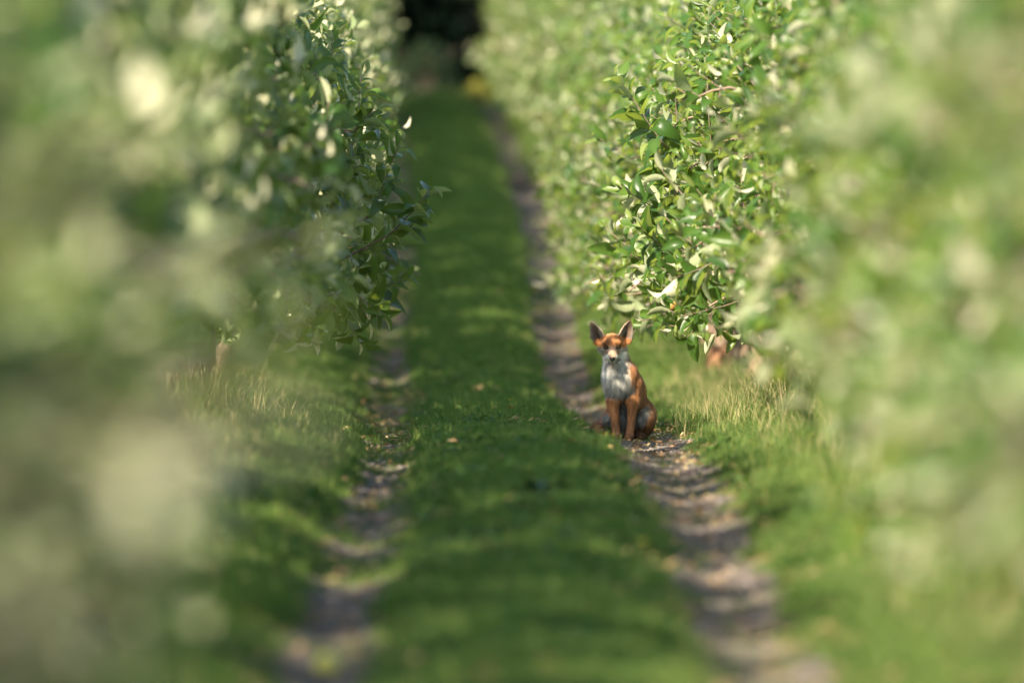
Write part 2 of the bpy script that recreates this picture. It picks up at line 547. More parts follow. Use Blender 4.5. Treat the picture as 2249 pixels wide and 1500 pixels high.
# clover and small rosettes in the turf
RO = []
for k in range(3):
    rr_ = np.random.default_rng(700 + k)
    V = []; q = []
    for i in range(11):
        a_ = i * 2.4 + rr_.uniform(-.3, .3); el_ = rr_.uniform(.3, 1.0); l_ = rr_.uniform(.02, .038)
        d_ = np.array([math.cos(a_) * math.cos(el_), math.sin(a_) * math.cos(el_), math.sin(el_)]); w_ = np.array([-math.sin(a_), math.cos(a_), 0]) * l_ * .28
        b_ = d_ * .008 + [rr_.normal(0, .01), rr_.normal(0, .01), .01]
        n_ = len(V)
        V += [b_, b_ + d_ * l_ * .5 - w_, b_ + d_ * l_ + [0, 0, -.008], b_ + d_ * l_ * .5 + w_]
        q.append((n_, n_ + 1, n_ + 2, n_ + 3))
    RO.append(proto('rosette', np.array(V), [np.array(q)], M_BUSH, np.repeat(rr_.uniform(0, 1, 11), 4)))
fu, fy = field(26, 80, -1.7, 1.7, 45)
kk = (np.abs(np.abs(fu) - TRK) > .19) & (vn(fu, fy, 1.6, .9) > -.05) & ~((np.abs(fu - .55) < .55) & (np.abs(fy - 55) < 3))
fu, fy = fu[kk], fy[kk]; fx = fu + xc(fy)
ss = RNG.uniform(.7, 1.5, len(fu))
scatter('clover', np.stack([fx, fy, zt(fx, fy) + .02], 1), np.stack([RNG.uniform(-.2, .2, len(fu))] * 2 + [RNG.uniform(0, 6.28, len(fu))], 1),
        np.stack([ss, ss, ss], 1), RNG.integers(0, 3, len(fu)), RO, 'clover and low broad leaved plants among the grass')
scatter('gravel', np.stack([x, y, zt(x, y) + .008], 1), np.stack([RNG.uniform(-.4, .4, len(u))] * 2 + [RNG.uniform(0, 6.28, len(u))], 1),
        np.stack([s, s, s], 1), RNG.integers(0, 3, len(u)), ST, 'loose gravel and clods on the wheel tracks')

# ------------------------------------------------------------------ leaves
ST_T = np.array([0, .12, .32, .55, .78, .93, 1.0])
ST_W = np.array([.08, .55, .95, 1.0, .68, .30, .02])


def leaf_template(curl, fold, wave, seed, ratio=.46):
    r = np.random.default_rng(seed)
    V = []
    p = np.array([0., 0., 0.]); ang = .15
    last = 0
    ph = r.uniform(0, 6)
    for i, (t, w) in enumerate(zip(ST_T, ST_W)):
        dt = t - last; last = t
        ang_i = .2 - curl * t
        p = p + np.array([0, math.cos(ang_i), math.sin(ang_i)]) * dt
        hw_ = w * ratio * .5
        e1 = fold * hw_ + wave * math.sin(ph + t * 9) * hw_
        e2 = fold * hw_ + wave * math.sin(ph + 2 + t * 8) * hw_
        cf = math.sqrt(max(0.1, 1 - min(.8, fold) ** 2 * .5))
        V += [p + [-hw_ * cf, 0, e1], p, p + [hw_ * cf, 0, e2]]
    V = np.array(V)
    Q = []
    for i in range(len(ST_T) - 1):
        a = 3 * i
        Q += [(a, a + 1, a + 4, a + 3), (a + 1, a + 2, a + 5, a + 4)]
    return V, np.array(Q)


TEMPL = [leaf_template(c, f, w, i) for i, (c, f, w) in enumerate([(.6, .6, .12), (1.1, .8, .15), (1.6, .5, .2), (.3, 1.0, .1), (2.1, .7, .15), (.9, .3, .3)])]


def build_leaves(P, Dr, Nm, Ln, tint, rng, name, mat):
    """P base points, Dr leaf directions, Nm upper normals, Ln lengths"""
    P = np.array(P); Dr = np.array(Dr); Nm = np.array(Nm); Ln = np.array(Ln); tint = np.array(tint)
    Dr /= np.linalg.norm(Dr, axis=1)[:, None] + 1e-9
    Xv = np.cross(Dr, Nm); Xv /= np.linalg.norm(Xv, axis=1)[:, None] + 1e-9
    Zv = np.cross(Xv, Dr)
    kind = rng.integers(0, len(TEMPL), len(P))
    VV = []; QQ = []; AA = []; n = 0
    for k, (TV, TQ) in enumerate(TEMPL):
        m = kind == k
        if not m.any(): continue
        c = int(m.sum())
        sc = Ln[m][:, None, None]
        wv = rng.uniform(.8, 1.12, (c, 1, 1))
        V = P[m][:, None, :] + sc * (TV[None, :, 0:1] * wv * Xv[m][:, None, :] + TV[None, :, 1:2] * Dr[m][:, None, :] + TV[None, :, 2:3] * Zv[m][:, None, :])
        VV.append(V.reshape(-1, 3))
        QQ.append((TQ[None] + (np.arange(c) * len(TV))[:, None, None]).reshape(-1, 4) + n)
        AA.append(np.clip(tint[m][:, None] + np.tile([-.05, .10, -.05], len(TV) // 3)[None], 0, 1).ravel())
        n += c * len(TV)
    return raw_mesh(name, np.concatenate(VV), np.concatenate(QQ), mat, {'tint': np.concatenate(AA)})


class Plant:
    def __init__(s, seed):
        s.r = np.random.default_rng(seed)
        s.P = []; s.D = []; s.N = []; s.L = []; s.T = []
        s.tw = Acc()
        s.rmax = 1.10
        s.thin = 1.0

    def leaf(s, p, d, n, l, t):
        s.P.append(p); s.D.append(d); s.N.append(n); s.L.append(l); s.T.append(min(max(t, 0), 1))

    def shoot(s, p, d, ln, size=.132, up=.5, gap=.031, sides=4, tintb=0.0, rad=.0028):
        r = s.r
        if r.uniform() > s.thin: return None
        d = norm(d); p = np.array(p, float)
        e_ = p + d * ln
        over = math.hypot(e_[0], e_[1]) - s.rmax
        if over > 0:
            ln = ln - over * 1.1
            if ln < .06: return None
        n = max(4, int(ln / .05))
        pts = [p]; cur = p.copy(); dd = d.copy()
        for i in range(n):
            dd = norm(dd + np.array([0, 0, up * .12]) + r.normal(0, .05, 3))
            cur = cur + dd * ln / n
            pts.append(cur.copy())
        pts = np.array(pts)
        s.tw.tube(pts, np.linspace(rad, rad * .45, len(pts)), sides)
        L = np.linspace(0, 1, len(pts))
        k = int(ln / gap); az = r.uniform(0, 6.28)
        for i in range(k):
            t = .06 + .94 * i / max(1, k - 1)
            q = np.array([np.interp(t, L, pts[:, j]) for j in range(3)])
            q2 = np.array([np.interp(min(1, t + .05), L, pts[:, j]) for j in range(3)])
            q1 = np.array([np.interp(max(0, t - .05), L, pts[:, j]) for j in range(3)])
            sd = norm(q2 - q1)
            az += 2.4 + r.normal(0, .25)
            ref = norm(np.cross(sd, [.13, .31, .94] if abs(sd[2]) < .95 else [1, 0, 0]))
            rf2 = np.cross(sd, ref)
            rad_ = math.cos(az) * ref + math.sin(az) * rf2
            a = R(60 - 32 * t ** 2 + r.normal(0, 13))
            dl = math.cos(a) * sd + math.sin(a) * rad_
            nm = math.sin(a) * sd - math.cos(a) * rad_
            # leaves sag and turn their upper side towards the sky a little
            dl = norm(dl + np.array([0, 0, -.10 * (1 - t)]))
            nm = norm(nm + r.normal(0, .35, 3))
            if r.uniform() < .10: nm = -nm
            l = size * (1.05 - .5 * t ** 3) * r.uniform(.6, 1.22)
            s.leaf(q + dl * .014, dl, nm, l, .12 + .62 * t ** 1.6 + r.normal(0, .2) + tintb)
        return pts

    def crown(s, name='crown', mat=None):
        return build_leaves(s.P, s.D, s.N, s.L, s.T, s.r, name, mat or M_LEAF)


def bez(p0, p1, p2, n=8):
    t = np.linspace(0, 1, n)[:, None]
    return (1 - t) ** 2 * np.array(p0) + 2 * t * (1 - t) * np.array(p1) + t * t * np.array(p2)


def make_apple_variant(seed, extra=None, low=False, thin=1.0):
    pl = Plant(seed); r = pl.r
    pl.thin = thin
    tr = Acc()
    lean = r.normal(0, .05, 2)
    pts = np.array([[0, 0, -.08], [lean[0] * .3, lean[1] * .3, .25], [lean[0], lean[1], .6], [lean[0] * 1.3, lean[1] * .6, 1.1], [lean[0], 0, 1.35 if low else 1.7], [0, 0, 1.5 if low else 2.25]])
    pts[1:-1, :2] += r.normal(0, .02, (4, 2))
    tr.tube(pts, [.075, .062, .055, .042, .028, .012], 10)
    az = r.uniform(0, 6.28)
    nl = 17
    for i in range(nl):
        f = i / (nl - 1)
        z0 = .66 + 1.5 * f
        if low: z0 = .92 + .62 * f
        az += 2.4 + r.normal(0, .2)
        reach = np.interp(z0, [.6, .85, 1.2, 1.6, 2.2], [.74, .90, .84, .62, .28]) * r.uniform(.86, 1.08)
        if low: reach = np.interp(z0, [.9, 1.15, 1.35, 1.6], [.62, .88, .82, .45]) * r.uniform(.86, 1.08)
        dirv = np.array([math.cos(az), math.sin(az), 0])
        b0 = np.array([np.interp(z0, pts[:, 2], pts[:, 0]), np.interp(z0, pts[:, 2], pts[:, 1]), z0])
        ze = z0 + (r.uniform(.0, .22) if f > .3 else r.uniform(-.30, -.02))
        p1 = b0 + dirv * reach * .55 + np.array([0, 0, .20 + .1 * f])
        p2 = b0 + dirv * reach; p2[2] = ze
        B = bez(b0, p1, p2, 9)
        B[1:-1] += r.normal(0, .012, (7, 3))
        tr.tube(B, np.linspace(.026 * (1 - .45 * f), .007, 9), 6)
        L = np.linspace(0, 1, 9)

        def on(t, BB=B, LL=L):
            return np.array([np.interp(t, LL, BB[:, j]) for j in range(3)])
        pl.shoot(B[-1], norm(B[-1] - B[-2]) + np.array([0, 0, .35]), r.uniform(.16, .32))
        for t in np.arange(.25, 1.0, .115):
            q = on(t)
            sidev = np.array([-dirv[1], dirv[0], 0]) * r.choice([-1, 1])
            d = dirv * r.uniform(.0, .8) + sidev * r.uniform(.1, 1.0) + np.array([0, 0, r.uniform(-.1, 1.1)])
            pl.shoot(q, d, r.uniform(.12, .30) * (1.1 - .25 * t))
        for t in (.38, .58, .76, .9):
            for sg in (-1, 1):
                q = on(t + r.uniform(-.05, .05))
                sv = np.array([-dirv[1], dirv[0], 0]) * sg
                d = norm(dirv * r.uniform(.4, 1.0) + sv * r.uniform(.5, 1.0) + np.array([0, 0, r.uniform(-.25, .4)]))
                ln = r.uniform(.25, .42) * (1 - .3 * f)
                e = q + d * ln + np.array([0, 0, -.06])
                SB = bez(q, q + d * ln * .5 + np.array([0, 0, .05]), e, 5)
                pl.tw.tube(SB, np.linspace(.008, .004, 5), 5)
                pl.shoot(e, d + np.array([0, 0, .3]), r.uniform(.12, .26))
                for tt in (.35, .65, .9):
                    qq = SB[0] * (1 - tt) + SB[-1] * tt
                    dd = d * .5 + r.normal(0, .6, 3) + np.array([0, 0, r.choice([.7, .7, -.5])])
                    pl.shoot(qq, dd, r.uniform(.08, .20))
    for z in np.arange(1.1 if low else 1.3, 1.55 if low else 2.3, .09):
        a = r.uniform(0, 6.28)
        pl.shoot((0, 0, z), (math.cos(a), math.sin(a), r.uniform(.2, 1.2)), r.uniform(.2, .4))
    for k in range(6):
        a = r.uniform(0, 6.28)
        pl.shoot((0, 0, 1.45 if low else 2.2), (.5 * math.cos(a), .5 * math.sin(a), 1), r.uniform(.25, .45))
    pl.rmax = 9.0
    pl.thin = 1.0
    if extra: extra(pl, tr)
    n0 = tr.n
    Vw = np.concatenate(tr.V + pl.tw.V)
    qa, qb = np.concatenate(tr.Q), np.concatenate(pl.tw.Q) + n0
    ta, tb = np.concatenate(tr.T), np.concatenate(pl.tw.T) + n0
    fm = np.concatenate([np.zeros(len(qa)), np.ones(len(qb)), np.zeros(len(ta)), np.ones(len(tb))]).astype(np.int32)
    wood = raw_mesh('trunk', Vw, [np.concatenate([qa, qb]), np.concatenate([ta, tb])], [M_BARK, M_TWIG], {'tint': np.full(len(Vw), .5)}, True, fm)
    return wood, pl.crown('crown')


VARIANTS = [make_apple_variant(1000 + k) for k in range(6)]
LOWV = [make_apple_variant(1100 + k, None, True, .32) for k in range(3)]
SPARSE = [make_apple_variant(1200 + k, None, False, .42) for k in range(3)]
print('leaves per crown', [len(v[1].polygons) // 12 for v in VARIANTS])

ORD = ['nearest', 'second', 'third', 'fourth', 'fifth', 'sixth', 'seventh', 'eighth', 'ninth', 'tenth', 'eleventh', 'twelfth']
ROW_U = {-1: 1.72, 1: 1.66}
TREES = {}


def plant_tree(side, y, k, label, group):
    ru = ROW_U[side]
    if side < 0: ru = 1.95 if y < 10.4 else (1.44 if y < 12.2 else (1.86 if y < 15.5 else float(np.interp(y, [15.5, 22, 27, 32, 50, 58], [1.62, 1.68, 1.78, 1.86, 1.88, 1.74]))))
    else: ru = 2.2 if y < 16 else float(np.interp(y, [16, 20, 27, 34, 49, 54, 110, 125], [1.72, 1.70, 1.74, 1.80, 1.84, 1.68, 1.66, 1.52]))
    u = side * (ru + random.uniform(-.06, .06))
    x = float(xc(y)) + u
    z = float(zt(x, y))
    t = empty('apple_tree', (x, y, z), random.uniform(0, 6.28))
    sx = random.uniform(.90, 1.08)
    t.scale = (sx, sx, random.uniform(.98, 1.16) if side < 0 else random.uniform(.9, 1.1))
    if side < 0 and 27 < y < 55: t.scale = (sx, sx, random.uniform(.94, 1.2) if not 51.5 < y < 53.9 else 1.13)
    if side < 0 and y < 27: t.scale = (sx, sx, random.uniform(.92, 1.04) if y < 12.4 else (.74 if y < 22 else random.uniform(.78, .92)))
    if 8 < y < 27 and side > 0: t.scale = (sx, sx, .84 if y < 18 else random.uniform(.98, 1.1))
    tag(t, label, 'apple tree', group)
    for nm, me in zip(('trunk', 'crown'), LOWV[k % 3] if side < 0 and y < 12.4 else (SPARSE[k % 3] if y < 15.4 or (side > 0 and y < 20) or (side < 0 and y < 49 and k % 3 == 0) else VARIANTS[k % 6])):
        link(nm, me, t)
    return t


HERO = {}
LEFT_SHOOTS = [((620, 330), (700, 300), (722, 75)), ((640, 420), (770, 360), (812, 165)), ((690, 560), (820, 470), (872, 305)),
               ((690, 610), (850, 520), (962, 425)), ((690, 700), (780, 660), (885, 612)), ((660, 640), (780, 640), (835, 705)),
               ((640, 300), (640, 240), (665, 30)), ((600, 500), (700, 420), (760, 300)), ((640, 600), (730, 660), (790, 755)),
               ((660, 560), (760, 560), (860, 540)), ((560, 200), (560, 140), (590, 10))]
RIGHT_SHOOTS = [((1560, 520), (1490, 440), (1425, 240)), ((1600, 470), (1570, 380), (1538, 160)), ((1600, 600), (1480, 560), (1385, 500)),
                ((1620, 640), (1540, 630), (1440, 650)), ((1560, 600), (1470, 470), (1350, 420)), ((1650, 600), (1600, 650), (1540, 700)),
                ((1560, 420), (1480, 340), (1330, 200)), ((1700, 640), (1680, 700), (1620, 745)), ((1600, 560), (1500, 590), (1440, 620)),
                ((1650, 350), (1640, 250), (1650, 60)), ((1680, 560), (1620, 600), (1600, 690)), ((1600, 540), (1540, 480), (1470, 400))]


NEAR = [(-1, 11.3, 11.3, [((60, 1000), (300, 990), (560, 850)), ((0, 950), (60, 920), (260, 850)), ((100, 1060), (220, 1000), (460, 980)), ((0, 1350), (20, 1300), (170, 1400)), ((0, 520), (60, 420), (260, 330)), ((0, 1150), (60, 1180), (240, 1230))], True),
        (-1, 21.5, 21.6, [((400, 800), (560, 800), (690, 720)), ((350, 560), (480, 560), (640, 560)), ((400, 1000), (500, 960), (600, 930))], False),
        (1, 17.0, 16.8, [((2350, 1330), (2230, 1290), (2030, 1180)), ((2330, 1000), (2230, 1050), (2060, 1130)), ((2300, 1450), (2130, 1370), (1900, 1270)), ((2330, 950), (2180, 900), (2000, 800)), ((2330, 700), (2230, 640), (2110, 520))], False)]
NEAR_DONE = set()


def hero_tree(side, y, label, group, spec=None):
    x = float(xc(y)) + side * ROW_U[side]
    if spec: x = float(xc(y)) + side * (1.46 if spec[4] else 1.70)
    z = float(zt(x, y))
    t = empty('apple_tree', (x, y, z), 0)
    tag(t, label, 'apple tree', group)
    o3 = np.array([x, y, z])

    def W(p, d):
        v_ = np.array([(p[0] - 1124.5) / FPX * d, d, CAM_Z - (p[1] - 300) / FPX * d]) - o3
        v_[2] /= (.82 if spec and not spec[4] else 1)
        return v_

    def extra(pl, tr):
        rr = np.random.default_rng(5)
        for a, b, c in (spec[3] if spec else (LEFT_SHOOTS if side < 0 else RIGHT_SHOOTS)):
            d = (spec[2] if spec else 54.6) + rr.uniform(-.5, .5) * (.5 if spec else 1)
            A_, B_, C_ = W(a, d + (.1 if spec else .3)), W(b, d), W(c, d - (.03 if spec else .15))
            tr.tube(bez((0, 0, max(.6, A_[2] - .3)), (A_[0] * .5, A_[1] * .5, A_[2]), A_, 6), np.linspace(.02, .009, 6), 6)
            tr.tube(bez(A_, (A_ + B_) / 2 + [0, 0, .02], B_, 5), np.linspace(.009, .005, 5), 5)
            dd = C_ - B_
            pl.shoot(B_, dd, max(.14, float(np.linalg.norm(dd))), size=.155, up=.15, gap=.055 if spec else .021, rad=.0042, tintb=.3 if spec else 0)
            if spec: continue
            pl.shoot(B_, norm(dd) + rr.normal(0, .5, 3), .18)
            for f_ in (() if spec else (.35, .55, .75, .92)):
                q_ = np.array([A_[0] * f_, A_[1] * f_, A_[2] - .12 * (1 - f_)])
                pl.shoot(q_, rr.normal(0, .6, 3) + [(-.3 if side > 0 else .3), -.3, .3], .2)
            pl.shoot(A_ * .5 + B_ * .5, dd + rr.normal(0, .25, 3), .2)
    for nm, me in zip(('trunk', 'crown'), (make_apple_variant(2100 + int(y), extra, spec[4], .05 if spec[4] else .6) if spec else make_apple_variant(2000 + side, extra))):
        link(nm, me, t)
    return t


def tree_label(side, y):
    s = 'left' if side < 0 else 'right'
    if y < 48: z_ = 'near'
    elif y < 62: z_ = 'mid'
    else: z_ = 'far'
    return s, z_


for side in (-1, 1):
    y = 2.6 if side < 0 else 3.4
    k = 0 if side < 0 else 3
    i = 0
    while y < (146 if side < 0 else 142):
        random.seed(500 + i * 17 + (7 if side < 0 else 0))
        s = 'left' if side < 0 else 'right'
        if y < 9:
            lab = 'apple tree of the %s row beside the camera, outside the picture' % s
            grp = 'apple trees beside the camera, %s row' % s
        elif y < 50:
            lab = 'heavily blurred pale green apple tree of the %s row between camera and fox' % s
            grp = 'blurred near apple trees of the %s row' % s
        elif y < 61:
            lab = 'sharp apple tree of the %s row level with the fox' % s
            grp = 'sharp apple trees of the %s row' % s
        else:
            lab = 'soft distant apple tree of the %s row beyond the fox' % s
            grp = 'distant apple trees of the %s row' % s
        hero = (side < 0 and 53.4 < y < 55.3) or (side > 0 and 54.6 < y < 56.5)
        ns = [q for q in NEAR if q[0] == side and abs(q[1] - y) < .95 and q[1] not in NEAR_DONE]
        if ns:
            NEAR_DONE.add(ns[0][1])
            t = hero_tree(side, y, lab, grp, ns[0])
            if not ns[0][4]: t.scale = (1, 1, .82)
        elif hero and side not in HERO:
            HERO[side] = 1
            t = hero_tree(side, y, lab, grp)
        else:
            t = plant_tree(side, y, k, lab, grp)
        TREES.setdefault(side, []).append((y, t))
        k += random.choice([1, 2, 5])
        y += random.uniform(1.5, 1.85)
        i += 1


NUM = ['next', 'second', 'third', 'fourth', 'fifth', 'sixth', 'seventh', 'eighth', 'ninth', 'tenth', 'eleventh', 'twelfth']
for side, lst in TREES.items():
    s = 'left' if side < 0 else 'right'
    hi = [i for i, (yy, t) in enumerate(lst) if t['group'].startswith('sharp') and abs(yy - (54.4 if side < 0 else 55.5)) < 1.1]
    hi = hi[0] if hi else min(range(len(lst)), key=lambda i: abs(lst[i][0] - 54.6))
    for i, (yy, t) in enumerate(lst):
        d = i - hi
        if d == 0:
            t['label'] = 'sharp apple tree of the left row with dark twigs reaching over the lane' if side < 0 else 'sharp apple tree of the right row whose drooping leaves hang above the fox'
            t['group'] = 'apple trees of the %s row' % s
        elif 0 < d <= 12:
            t['label'] = 'apple tree of the %s row, %s beyond the sharp one' % (s, NUM[d - 1])
        elif 0 > d >= -12:
            t['label'] = 'blurred apple tree of the %s row, %s on the camera side of the sharp one' % (s, NUM[-d - 1])
        elif yy > 61:
            t['label'] = 'apple tree in the distant merged end of the %s row' % s


def blob_tree(pos, h, rad, n, leaf, mat, seed, label, cat, name, bark, zlow=.25, group=None):
    pl = Plant(seed); r = pl.r
    tr = Acc()
    pts = np.array([[0, 0, -.1 * h], [.02 * h, 0, h * .25], [0, .02 * h, h * .55], [0, 0, h * .9]])
    tr.tube(pts, np.array([.035, .028, .02, .006]) * h, 8)
    cl = []
    for i in range(26):
        a = r.uniform(0, 6.28); f = r.uniform(zlow, .95)
        rr = rad * math.sin(math.pi * min(1, max(.12, (1.08 - f) / (1.1 - zlow)))) ** .6 * r.uniform(.3, .85)
        c = np.array([rr * math.cos(a), rr * math.sin(a), f * h])
        cl.append((c, rad * r.uniform(.25, .42)))
        tr.tube(bez((0, 0, max(.1, f - .12) * h), (c[0] * .5, c[1] * .5, f * h), c, 5), np.linspace(.01, .003, 5) * h, 5)
    for c, cr in cl:
        m = n // len(cl)
        d = r.normal(0, 1, (m, 3)); d /= np.linalg.norm(d, axis=1)[:, None]
        q = c + d * cr * (r.uniform(.35, 1, (m, 1)) ** .5) * np.array([1, 1, .75])
        for j in range(m):
            dd = norm(d[j] + r.normal(0, .6, 3) + [0, 0, -.2])
            pl.leaf(q[j], dd, norm(r.normal(0, .5, 3) + [0, 0, 1]), leaf * r.uniform(.6, 1.3), r.uniform(0, 1))
    e = empty(name, pos, r.uniform(0, 6))
    link('trunk', tr.mesh('trunk', bark), e)
    link('crown', pl.crown('crown', mat), e)
    tag(e, label, cat, group)
    return e


# the dark wood that closes the lane
r = np.random.default_rng(55)
k = 0
protos_w = []
spots = []
for row, (yy, n, x0, dx) in enumerate(((151.5, 7, -16, 4.4), (158, 8, -17, 4.1), (167, 8, -18, 4.6), (174, 7, -18, 5.2), (181, 9, -18, 4.0), (186, 9, -16, 4.0))):
    for i in range(n):
        xx = x0 + i * dx + r.uniform(-.8, .8)
        if row == 0 and -3.4 < xx < 1.2: continue
        spots.append((xx, yy + r.uniform(-1, 1)))
# unseen tall trees added left of the lane end to shade it
spots += [(-8.2, 150), (-10.5, 150), (-9.5, 126), (-5.5, 138.3)]
for (xx, yy) in spots:
    h = r.uniform(9, 12)
    if len(protos_w) < 4:
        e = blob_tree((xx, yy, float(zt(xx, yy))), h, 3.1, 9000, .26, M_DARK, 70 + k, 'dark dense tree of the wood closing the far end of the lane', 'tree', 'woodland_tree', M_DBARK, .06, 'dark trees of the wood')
        protos_w.append(e)
    else:
        src = protos_w[k % 4]
        e = src.copy(); COL.objects.link(e)
        e.location = (xx, yy, float(zt(xx, yy))); e.rotation_euler = (0, 0, r.uniform(0, 6.28))
        sc = r.uniform(.85, 1.1); e.scale = (sc, sc, sc)
        for ch in list(src.children):
            c = ch.copy(); COL.objects.link(c); c.parent = e
    k += 1


def bush(px, py, d, w, h, mat, n, leaf, seed, label, name):
    x = (px - 1124.5) / FPX * d
    pl = Plant(seed); r = pl.r; tr = Acc()
    for i in range(10):
        a = r.uniform(0, 6.28)
        e = np.array([w * .5 * math.cos(a) * r.uniform(.3, .9), w * .5 * math.sin(a) * r.uniform(.3, .9), h * r.uniform(.5, .95)])
        tr.tube(bez((0, 0, -.03), (e[0] * .3, e[1] * .3, h * .5), e, 5), np.linspace(.012, .004, 5), 5)
    for i in range(n):
        a = r.uniform(0, 6.28); f = r.uniform() ** .7
        rr = w * .5 * math.sqrt(max(.05, 1 - f * f)) * r.uniform(.3, 1)
        q = np.array([rr * math.cos(a), rr * math.sin(a), h * f])
        pl.leaf(q, norm([q[0], q[1], .3] + r.normal(0, .3, 3)), norm(r.normal(0, .4, 3) + [0, 0, 1]), leaf * r.uniform(.7, 1.3), r.uniform())
    e = empty(name, (x, d, float(zt(x, d))))
    link('stems', tr.mesh('stems', M_TWIG), e)
    link('crown', pl.crown('crown', mat), e)
    return tag(e, label, 'shrub')


bush(1047, 220, 147.5, .50, .26, M_YEL, 900, .06, 81, 'low shrub coloured as a sunlit yellow patch at the far end of the right track', 'low_shrub')
bush(935, 190, 150, 1.0, .75, M_DARK, 1500, .07, 82, 'dim green shrub in front of the dark wood', 'low_shrub')  # dark leaf colour stands in for shade on this shrub

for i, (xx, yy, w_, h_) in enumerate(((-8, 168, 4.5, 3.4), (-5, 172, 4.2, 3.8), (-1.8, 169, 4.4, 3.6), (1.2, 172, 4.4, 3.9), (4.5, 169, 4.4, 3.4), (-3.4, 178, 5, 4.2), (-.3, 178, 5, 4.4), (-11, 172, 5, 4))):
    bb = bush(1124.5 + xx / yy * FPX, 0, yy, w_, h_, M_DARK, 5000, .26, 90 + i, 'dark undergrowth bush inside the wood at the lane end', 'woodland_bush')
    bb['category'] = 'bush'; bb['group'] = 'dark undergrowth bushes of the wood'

# ------------------------------------------------------------------ the fox
FOX_V = .003


def sd_ell(P, c, rad):
    q = (P - np.array(c, np.float32)) / np.array(rad, np.float32)
    k0 = np.sqrt((q * q).sum(-1))
    q2 = q / np.array(rad, np.float32)
    k1 = np.sqrt((q2 * q2).sum(-1)) + 1e-6
    return k0 * (k0 - 1) / k1


def sd_rc(P, a, b, r1, r2):
    a = np.array(a, np.float32); b = np.array(b, np.float32)
    ba = b - a
    t = np.clip(((P - a) @ ba) / (ba @ ba), 0, 1)
    d = P - a - t[..., None] * ba
    return np.sqrt((d * d).sum(-1)) - (r1 + (r2 - r1) * t)


def smin(a, b, k):
    h = np.clip(.5 + .5 * (b - a) / k, 0, 1)
    return b + (a - b) * h - k * h * (1 - h)


EARS = [((-.104, .022, .486), (-.152, .024, .576), -.50), ((.000, .022, .490), (.034, .024, .583), .42)]


def ear_frame(base, tip, yaw):
    base = np.array(base); tip = np.array(tip)
    L = np.linalg.norm(tip - base)
    v = (tip - base) / L
    f = np.array([math.sin(yaw), -math.cos(yaw), 0.0])       # where the opening looks
    f = norm(f - v * (f @ v))
    u_ = np.cross(v, f)
    return base, v, f, u_, L


def ear_uvw(P, E):
    base, v, f, u_, L = ear_frame(*E)
    q = P - base
    return q @ u_, (q @ v) / L, q @ f, L


def ear_width(t):
    t = np.clip(t, 0, 1.2)
    return .033 * np.clip(1 - np.clip(t, 0, 1) ** 2.1, 0, 1) ** .8 * (1 + .12 * np.sin(np.clip(t, 0, 1) * 3.1)) + .001


